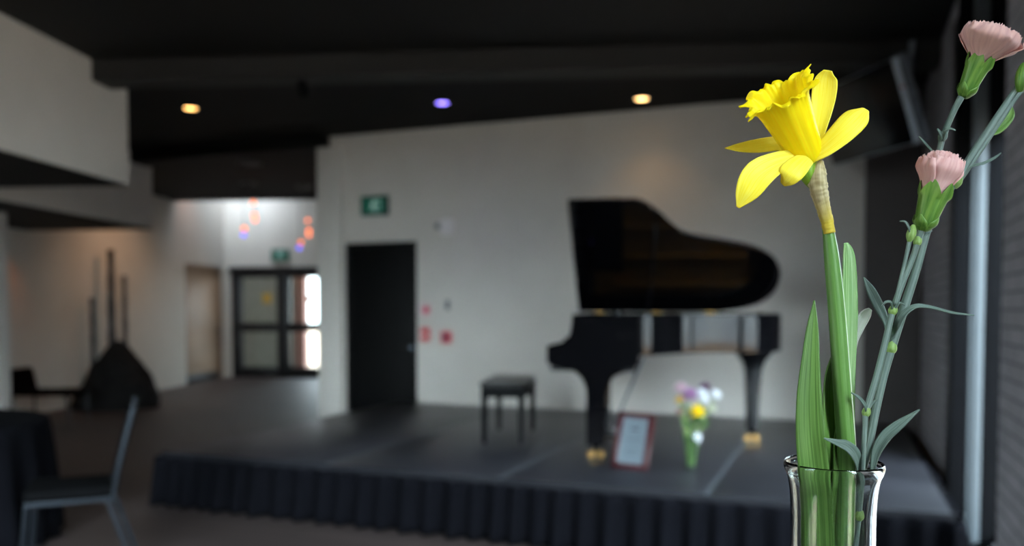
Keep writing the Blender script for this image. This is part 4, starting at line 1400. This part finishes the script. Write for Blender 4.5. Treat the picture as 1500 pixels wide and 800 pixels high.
leaf_thing('daffodil_leaf', 'short whitish leaf tip poking out right of the daffodil stem',
           pp([(1275, 453, .024), (1268, 461, .024), (1256, 480, .024), (1247, 505, .024), (1243, 560, .022), (1242, 660, .018)]) + [inv(0.009, 0.06, 0.016), inv(0.006, 0.212, 0.009)],
           [2.5, 7.5, 9, 8, 7, 7, 7, 6], toc * 0.9 + CU * 0.3, M_dleaf3, 0.3)
leaf_thing('daffodil_leaf', 'small yellowish green leaf low between stem and broad leaf',
           pp([(1233, 612, .010), (1229, 630, .010), (1227, 655, .010), (1227, 690, .010)]) + [inv(0.002, 0.06, 0.004), inv(0.004, 0.212, -0.002)],
           [0.6, 5, 7, 7, 7, 6], toc, M_dleaf, 0.2)

# ---- carnations
def carnation_head(parent, cb, ct, r_open, Lp, seed, m_, calyx_w, npet=20):
    """calyx from cb up to ct, petals opening above it"""
    rnd = random.Random(seed)
    up = (ct - cb); H = up.length; up.normalize()
    ax = up.cross(toc).normalized(); ay = up.cross(ax).normalized()
    rows = []
    prof = [(0.0, 0.35), (0.06, 0.60), (0.16, 0.76), (0.35, 0.88), (0.6, 1.02), (0.8, 1.14), (1.0, 1.26), (1.12, 1.32)]
    for i, (t, w_) in enumerate(spline(prof, 26)):
        row = []
        for k in range(60):
            a = 2 * PI * k / 60
            tooth = abs(((a * 5 / (2 * PI) + 0.25) % 1.0) - 0.5) * 2          # 0 tip .. 1 valley
            hh = t * H - max(0, t - 0.72) * H * 0.75 * (tooth ** 1.6)
            rr = calyx_w * w_ * (1 + 0.05 * math.cos(5 * a + 1.6) * t)
            row.append(cb + up * hh + ax * math.cos(a) * rr + ay * math.sin(a) * rr)
        rows.append(row)
    mb = MB(); mb.grid(rows, closed=True, cap0=True)
    cx = obj('calyx', mb, M_calyx, parent, world=True, sharp=180, solid=0.0005)
    mb = MB()
    for k in range(4):
        a = k * PI / 2 + 0.7
        dr = ax * math.cos(a) + ay * math.sin(a)
        mb.blade([cb + dr * calyx_w * 0.35, cb + up * H * 0.16 + dr * calyx_w * 0.92, cb + up * H * 0.33 + dr * calyx_w * 1.04], [calyx_w * 0.45, calyx_w * 0.55, calyx_w * 0.04], dr, -0.35, 10, 7)
    obj('bract', mb, M_calyx, cx, world=True, sharp=180, solid=0.0005)
    for k in range(npet):
        f = k / (npet - 1)
        a = k * 2.39996 + rnd.random() * 0.3
        dr = ax * math.cos(a) + ay * math.sin(a)
        open_ = r_open * (0.15 + 0.85 * f)
        hh = Lp * (1.0 - 0.22 * f * f + 0.10 * (rnd.random() - 0.5))
        inn = calyx_w * (0.15 + 0.95 * f)
        pts = [cb + up * H * 0.55 + dr * inn * 0.8, cb + up * H * 0.9 + dr * (inn * 1.0), ct + up * hh * 0.22 + dr * (inn * 0.35 + open_ * 0.5), ct + up * hh * 0.62 + dr * open_ * 1.0, ct + up * hh + dr * open_ * 1.0]
        ww_ = r_open * (0.42 + 0.25 * f)
        mb = MB(); mb.blade(pts, [calyx_w * 0.3, calyx_w * 0.5, ww_ * 0.8, ww_ * 1.0, ww_ * 0.86], up * 0.35 - dr, 0.30, 22, 19, 0.10, 2.2 + rnd.random() * 1.2, 0.10, seed=rnd.random() * 6)
        obj('petal', mb, m_, parent, world=True, sharp=180, solid=0.0004)

def cnode(mb, p, up, r):
    up = Vector(up).normalized()
    mb.tube([p - up * r * 1.3, p - up * r * 0.6, p, p + up * r * 0.7, p + up * r * 1.5], [r * 0.7, r * 1.1, r * 1.22, r * 1.05, r * 0.7], 14, 14)

def cleaf(parent, pts, wd, fc, m_=None, camber=0.3, fold=0.25, label=None):
    mb = MB(); mb.blade(pts, [w_ * px1 for w_ in wd], fc, camber, 28, 9, fold=fold)
    o = obj('leaf', mb, m_ or M_cleaf, parent, world=True, sharp=180, solid=0.0008)
    return o

DC = 0.535
# upper spray: thick stem, carnation at the top, bud at the frame edge
c1 = thing('carnation', inv(0.012, 0.213, 0.002), 'tall carnation spray whose dusky pink bloom reaches highest, in the front vase', 'flower', 'carnations in the front vase')
S1 = [inv(0.010, 0.213, 0.004), inv(0.013, 0.10, 0.004), inv(0.0165, 0.025, 0.003)] + pp([(1271, 660, .002), (1283, 600, 0), (1294, 552, 0), (1305, 512, 0), (1324, 452, 0), (1343, 392, .001), (1361, 330, .003), (1386, 285, .004), (1402, 263, .004)], DC)
mb = MB(); mb.tube(S1, [x * px1 for x in (5.5, 5.8, 6, 6, 6, 6, 6.6, 6.6, 6, 5.8, 5.8, 5.4)], 14, 90)
obj('stem', mb, M_cstem, c1, world=True, sharp=180)
mb = MB()
mb.tube(pp([(1400, 266, .004), (1425, 225, .004), (1455, 180, .005), (1482, 140, .006), (1506, 106, .006)], DC), [x * px1 for x in (6, 5.4, 5, 4.6, 4.2)], 12, 40)
mb.tube(pp([(1406, 262, .008), (1434, 222, .008), (1464, 178, .009), (1490, 140, .010), (1520, 112, .010)], DC), [x * px1 for x in (5, 4.6, 4.2, 4, 4)], 12, 40)
obj('side_stem', mb, M_cstem, c1, world=True, sharp=180)
mb = MB()
mb.tube(pp([(1376, 296, .014), (1371, 262, .018), (1376, 222, .018), (1383, 196, .016), (1396, 165, .012), (1408, 142, .010)], DC), [x * px1 for x in (4, 4, 4.2, 4.6, 4.4, 5)], 12, 40)
obj('side_stem', mb, M_cstem, c1, world=True, sharp=180)
mb = MB()
cnode(mb, W(1305, 510, DC), (.2, 0, 1), 7.2 * px1)
obj('node', mb, M_cnode, c1, world=True, sharp=180)
mb = MB()
cnode(mb, W(1400, 266, DC + .004), (.4, 0, 1), 7.5 * px1)
obj('node', mb, M_cnode, c1, world=True, sharp=180)
mb = MB()
cnode(mb, W(1381, 200, DC + .016), (.3, 0, 1), 5.5 * px1)
obj('node', mb, M_cstem, c1, world=True, sharp=180)
carnation_head(c1, W(1411, 143, DC + .010), W(1437, 84, DC + .005), 44 * px1, 44 * px1, 3, M_pink2, 14.5 * px1, 22)
# small bracts on the node under the bloom
cleaf(c1, pp([(1381, 203, .014), (1384, 192, .010), (1392, 189, .008), (1400, 191, .008)], DC), [2, 3, 2, 0.3], CU + toc)
cleaf(c1, pp([(1379, 203, .012), (1375, 193, .010), (1373, 188, .010)], DC), [2, 2.5, 0.3], CU + toc)
cleaf(c1, pp([(1366, 222, .02), (1356, 212, .02), (1350, 205, .02), (1346, 200, .02)], DC), [1.5, 2, 1.6, 0.4], CU + toc)
# long leaves on the thick stem
cleaf(c1, pp([(1306, 508, .001), (1315, 480, -.006), (1327, 460, -.010), (1343, 450, -.012), (1365, 452, -.012), (1395, 459, -.010), (1427, 462, -.008)], DC), [5, 6.5, 6, 4.8, 4, 2.8, 0.4], CU * 0.9 + toc * 0.5)
cleaf(c1, pp([(1300, 486, .004), (1296, 470, .008), (1285, 448, .012), (1274, 425, .014), (1265, 406, .015)], DC), [2.5, 5, 7.6, 6.4, 0.5], toc + CU * 0.2)
cleaf(c1, pp([(1277, 690, .0), (1283, 662, -.002), (1297, 640, -.005), (1318, 622, -.008), (1347, 600, -.010)], DC), [3, 6.5, 8, 6.5, 0.5], toc * 0.8 + CU * 0.6)
cleaf(c1, [inv(0.0165, 0.012, -0.004)] + pp([(1252, 672, -.006), (1240, 656, -.010), (1225, 649, -.012), (1207, 642, -.012)], DC), [4, 10, 9, 5, 0.5], toc * 0.9 + CU * 0.5 + CR * 0.2)
cleaf(c1, pp([(1404, 258, .006), (1418, 246, .006), (1440, 240, .008), (1456, 232, .010), (1466, 224, .012)], DC), [3.5, 3.2, 2.6, 2, 0.4], toc * 0.6 + CU)
cleaf(c1, pp([(1446, 196, .010), (1456, 190, .012), (1468, 178, .014), (1477, 167, .014), (1482, 154, .014)], DC), [3, 8.5, 10, 8, 0.6], toc, M_calyx)
# bud at the edge
mb = MB(); mb.tube(pp([(1494, 134, .004), (1495, 122, .002), (1497, 110, .002), (1500, 98, .004), (1504, 90, .006)], DC), [x * px1 for x in (4, 7.5, 8.5, 6.5, 1.5)], 16, 24)
obj('bud', mb, M_calyx, c1, world=True, sharp=180)

# lower spray
c2 = thing('carnation', inv(0.006, 0.213, -0.004), 'lower carnation with a small pink bloom half open, in the front vase', 'flower', 'carnations in the front vase')
S2 = [inv(0.005, 0.213, -0.004), inv(0.009, 0.10, -0.005), inv(0.0150, 0.032, -0.006)] + pp([(1265, 660, -.006), (1267, 625, -.006), (1269, 603, -.006), (1284, 552, -.006), (1297, 500, -.006), (1308, 455, -.006), (1323, 412, -.006), (1336, 380, -.006), (1345, 352, -.006), (1351, 334, -.006)], DC)
mb = MB(); mb.tube(S2, [x * px1 for x in (3.6, 3.8, 3.6, 3.5, 3.6, 4.4, 4.8, 4.6, 4.4, 4.4, 4.2, 4.4, 5)], 12, 100)
obj('stem', mb, M_cstem, c2, world=True, sharp=180)
mb = MB(); mb.tube(pp([(1311, 446, -.010), (1319, 412, -.011), (1327, 378, -.011), (1333, 350, -.011)], DC), [x * px1 for x in (3, 3, 2.8, 3.2)], 10, 30)
obj('side_stem', mb, M_cstem, c2, world=True, sharp=180)
for (x, y, z, rr) in ((1269, 604, -.006, 5.2), (1308, 455, -.006, 5.4), (1344, 354, -.006, 5.0)):
    mb = MB(); cnode(mb, W(x, y, DC + z), (.2, 0, 1), rr * px1)
    obj('node', mb, M_cnode, c2, world=True, sharp=180)
mb = MB(); cnode(mb, inv(0.0152, 0.0335, -0.006), (.1, 0, 1), 5.6 * px1)
obj('node', mb, M_cnode, c2, world=True, sharp=180)
mb = MB(); mb.tube(pp([(1332, 354, -.011), (1334, 346, -.012), (1336, 338, -.012), (1338, 330, -.011)], DC), [x * px1 for x in (3, 6.5, 6, 2.5)], 14, 18)
obj('bud', mb, M_cnode, c2, world=True, sharp=180)
carnation_head(c2, W(1351, 338, DC - .006), W(1371, 274, DC - .009), 33 * px1, 48 * px1, 11, M_pink, 17.5 * px1, 18)
cleaf(c2, pp([(1268, 602, -.008), (1266, 594, -.010), (1258, 583, -.011), (1247, 575, -.010)], DC), [2, 3, 2.6, 0.4], CU + toc)
cleaf(c2, pp([(1271, 600, -.006), (1276, 592, -.004), (1284, 586, -.002)], DC), [2, 2.4, 0.4], CU + toc)
cleaf(c2, pp([(1307, 452, -.008), (1304, 443, -.010), (1297, 443, -.011), (1292, 448, -.011)], DC), [2, 2.2, 1.6, 0.3], CU + toc)
cleaf(c2, pp([(1311, 451, -.008), (1317, 444, -.009), (1326, 447, -.009)], DC), [2, 1.8, 0.3], CU + toc)
cleaf(c2, pp([(1334, 343, -.013), (1330, 332, -.014), (1325, 325, -.014), (1318, 324, -.014)], DC), [1.6, 2.0, 1.6, 0.3], CU + toc)
cleaf(c2, pp([(1348, 352, -.004), (1356, 342, -.002), (1366, 338, 0)], DC), [1.8, 2.0, 0.3], CU + toc)

# ================================================================== LIGHT AND CAMERA
SKY_BASE, SKY_PEAK = 12.4, 74.0
wd = bpy.data.worlds.new('World')
SC.world = wd
wd.use_nodes = True
nt = wd.node_tree
bg = nt.nodes['Background']
tcw = nt.nodes.new('ShaderNodeTexCoord')
spw = nt.nodes.new('ShaderNodeSeparateXYZ')
nt.links.new(tcw.outputs['Generated'], spw.inputs['Vector'])
rpw = nt.nodes.new('ShaderNodeValToRGB')
rpw.color_ramp.elements[0].position = 0.0
rpw.color_ramp.elements[0].color = (0.52, 0.58, 0.63, 1)
rpw.color_ramp.elements[1].position = 0.6
rpw.color_ramp.elements[1].color = (0.78, 0.90, 1.05, 1)
nt.links.new(spw.outputs['Z'], rpw.inputs['Fac'])
nt.links.new(rpw.outputs['Color'], bg.inputs['Color'])
dp = nt.nodes.new('ShaderNodeVectorMath'); dp.operation = 'DOT_PRODUCT'
sd = Vector((0.42, -0.90, 0.36)).normalized()
dp.inputs[1].default_value = sd
nt.links.new(tcw.outputs['Generated'], dp.inputs[0])
def mth(op, a, b):
    n = nt.nodes.new('ShaderNodeMath'); n.operation = op
    for i, x in enumerate((a, b)):
        if isinstance(x, (int, float)): n.inputs[i].default_value = x
        else: nt.links.new(x, n.inputs[i])
    return n.outputs[0]
glow = mth('POWER', mth('MAXIMUM', dp.outputs['Value'], 0.0), 4.0)      # bright cloud round the hidden sun
nt.links.new(mth('ADD', mth('MULTIPLY', glow, SKY_PEAK), SKY_BASE), bg.inputs['Strength'])

cam = bpy.data.cameras.new('Camera')
co = bpy.data.objects.new('Camera', cam); COL.objects.link(co)
co.location = EYE
co.rotation_euler = (PI / 2 - TILT, 0, YAW)
cam.sensor_width = 36.0
cam.lens = FPX / 1500 * 36.0
cam.shift_y = 100.0 / 1500.0
cam.clip_start = 0.02
cam.dof.use_dof = True
cam.dof.focus_distance = 0.528
cam.dof.aperture_fstop = 4.8
SC.camera = co

SC.view_settings.view_transform = 'Standard'
SC.view_settings.look = 'None'
SC.view_settings.gamma = 1.0
SC.view_settings.use_curve_mapping = False
SC.view_settings.exposure = 0.0
try:
    SC.cycles.use_denoising = True
    SC.cycles.max_bounces = 14
    SC.cycles.diffuse_bounces = 5
    SC.cycles.glossy_bounces = 5
    SC.cycles.transmission_bounces = 12
    SC.cycles.transparent_max_bounces = 12
    SC.cycles.sample_clamp_indirect = 40.0
except Exception:
    pass
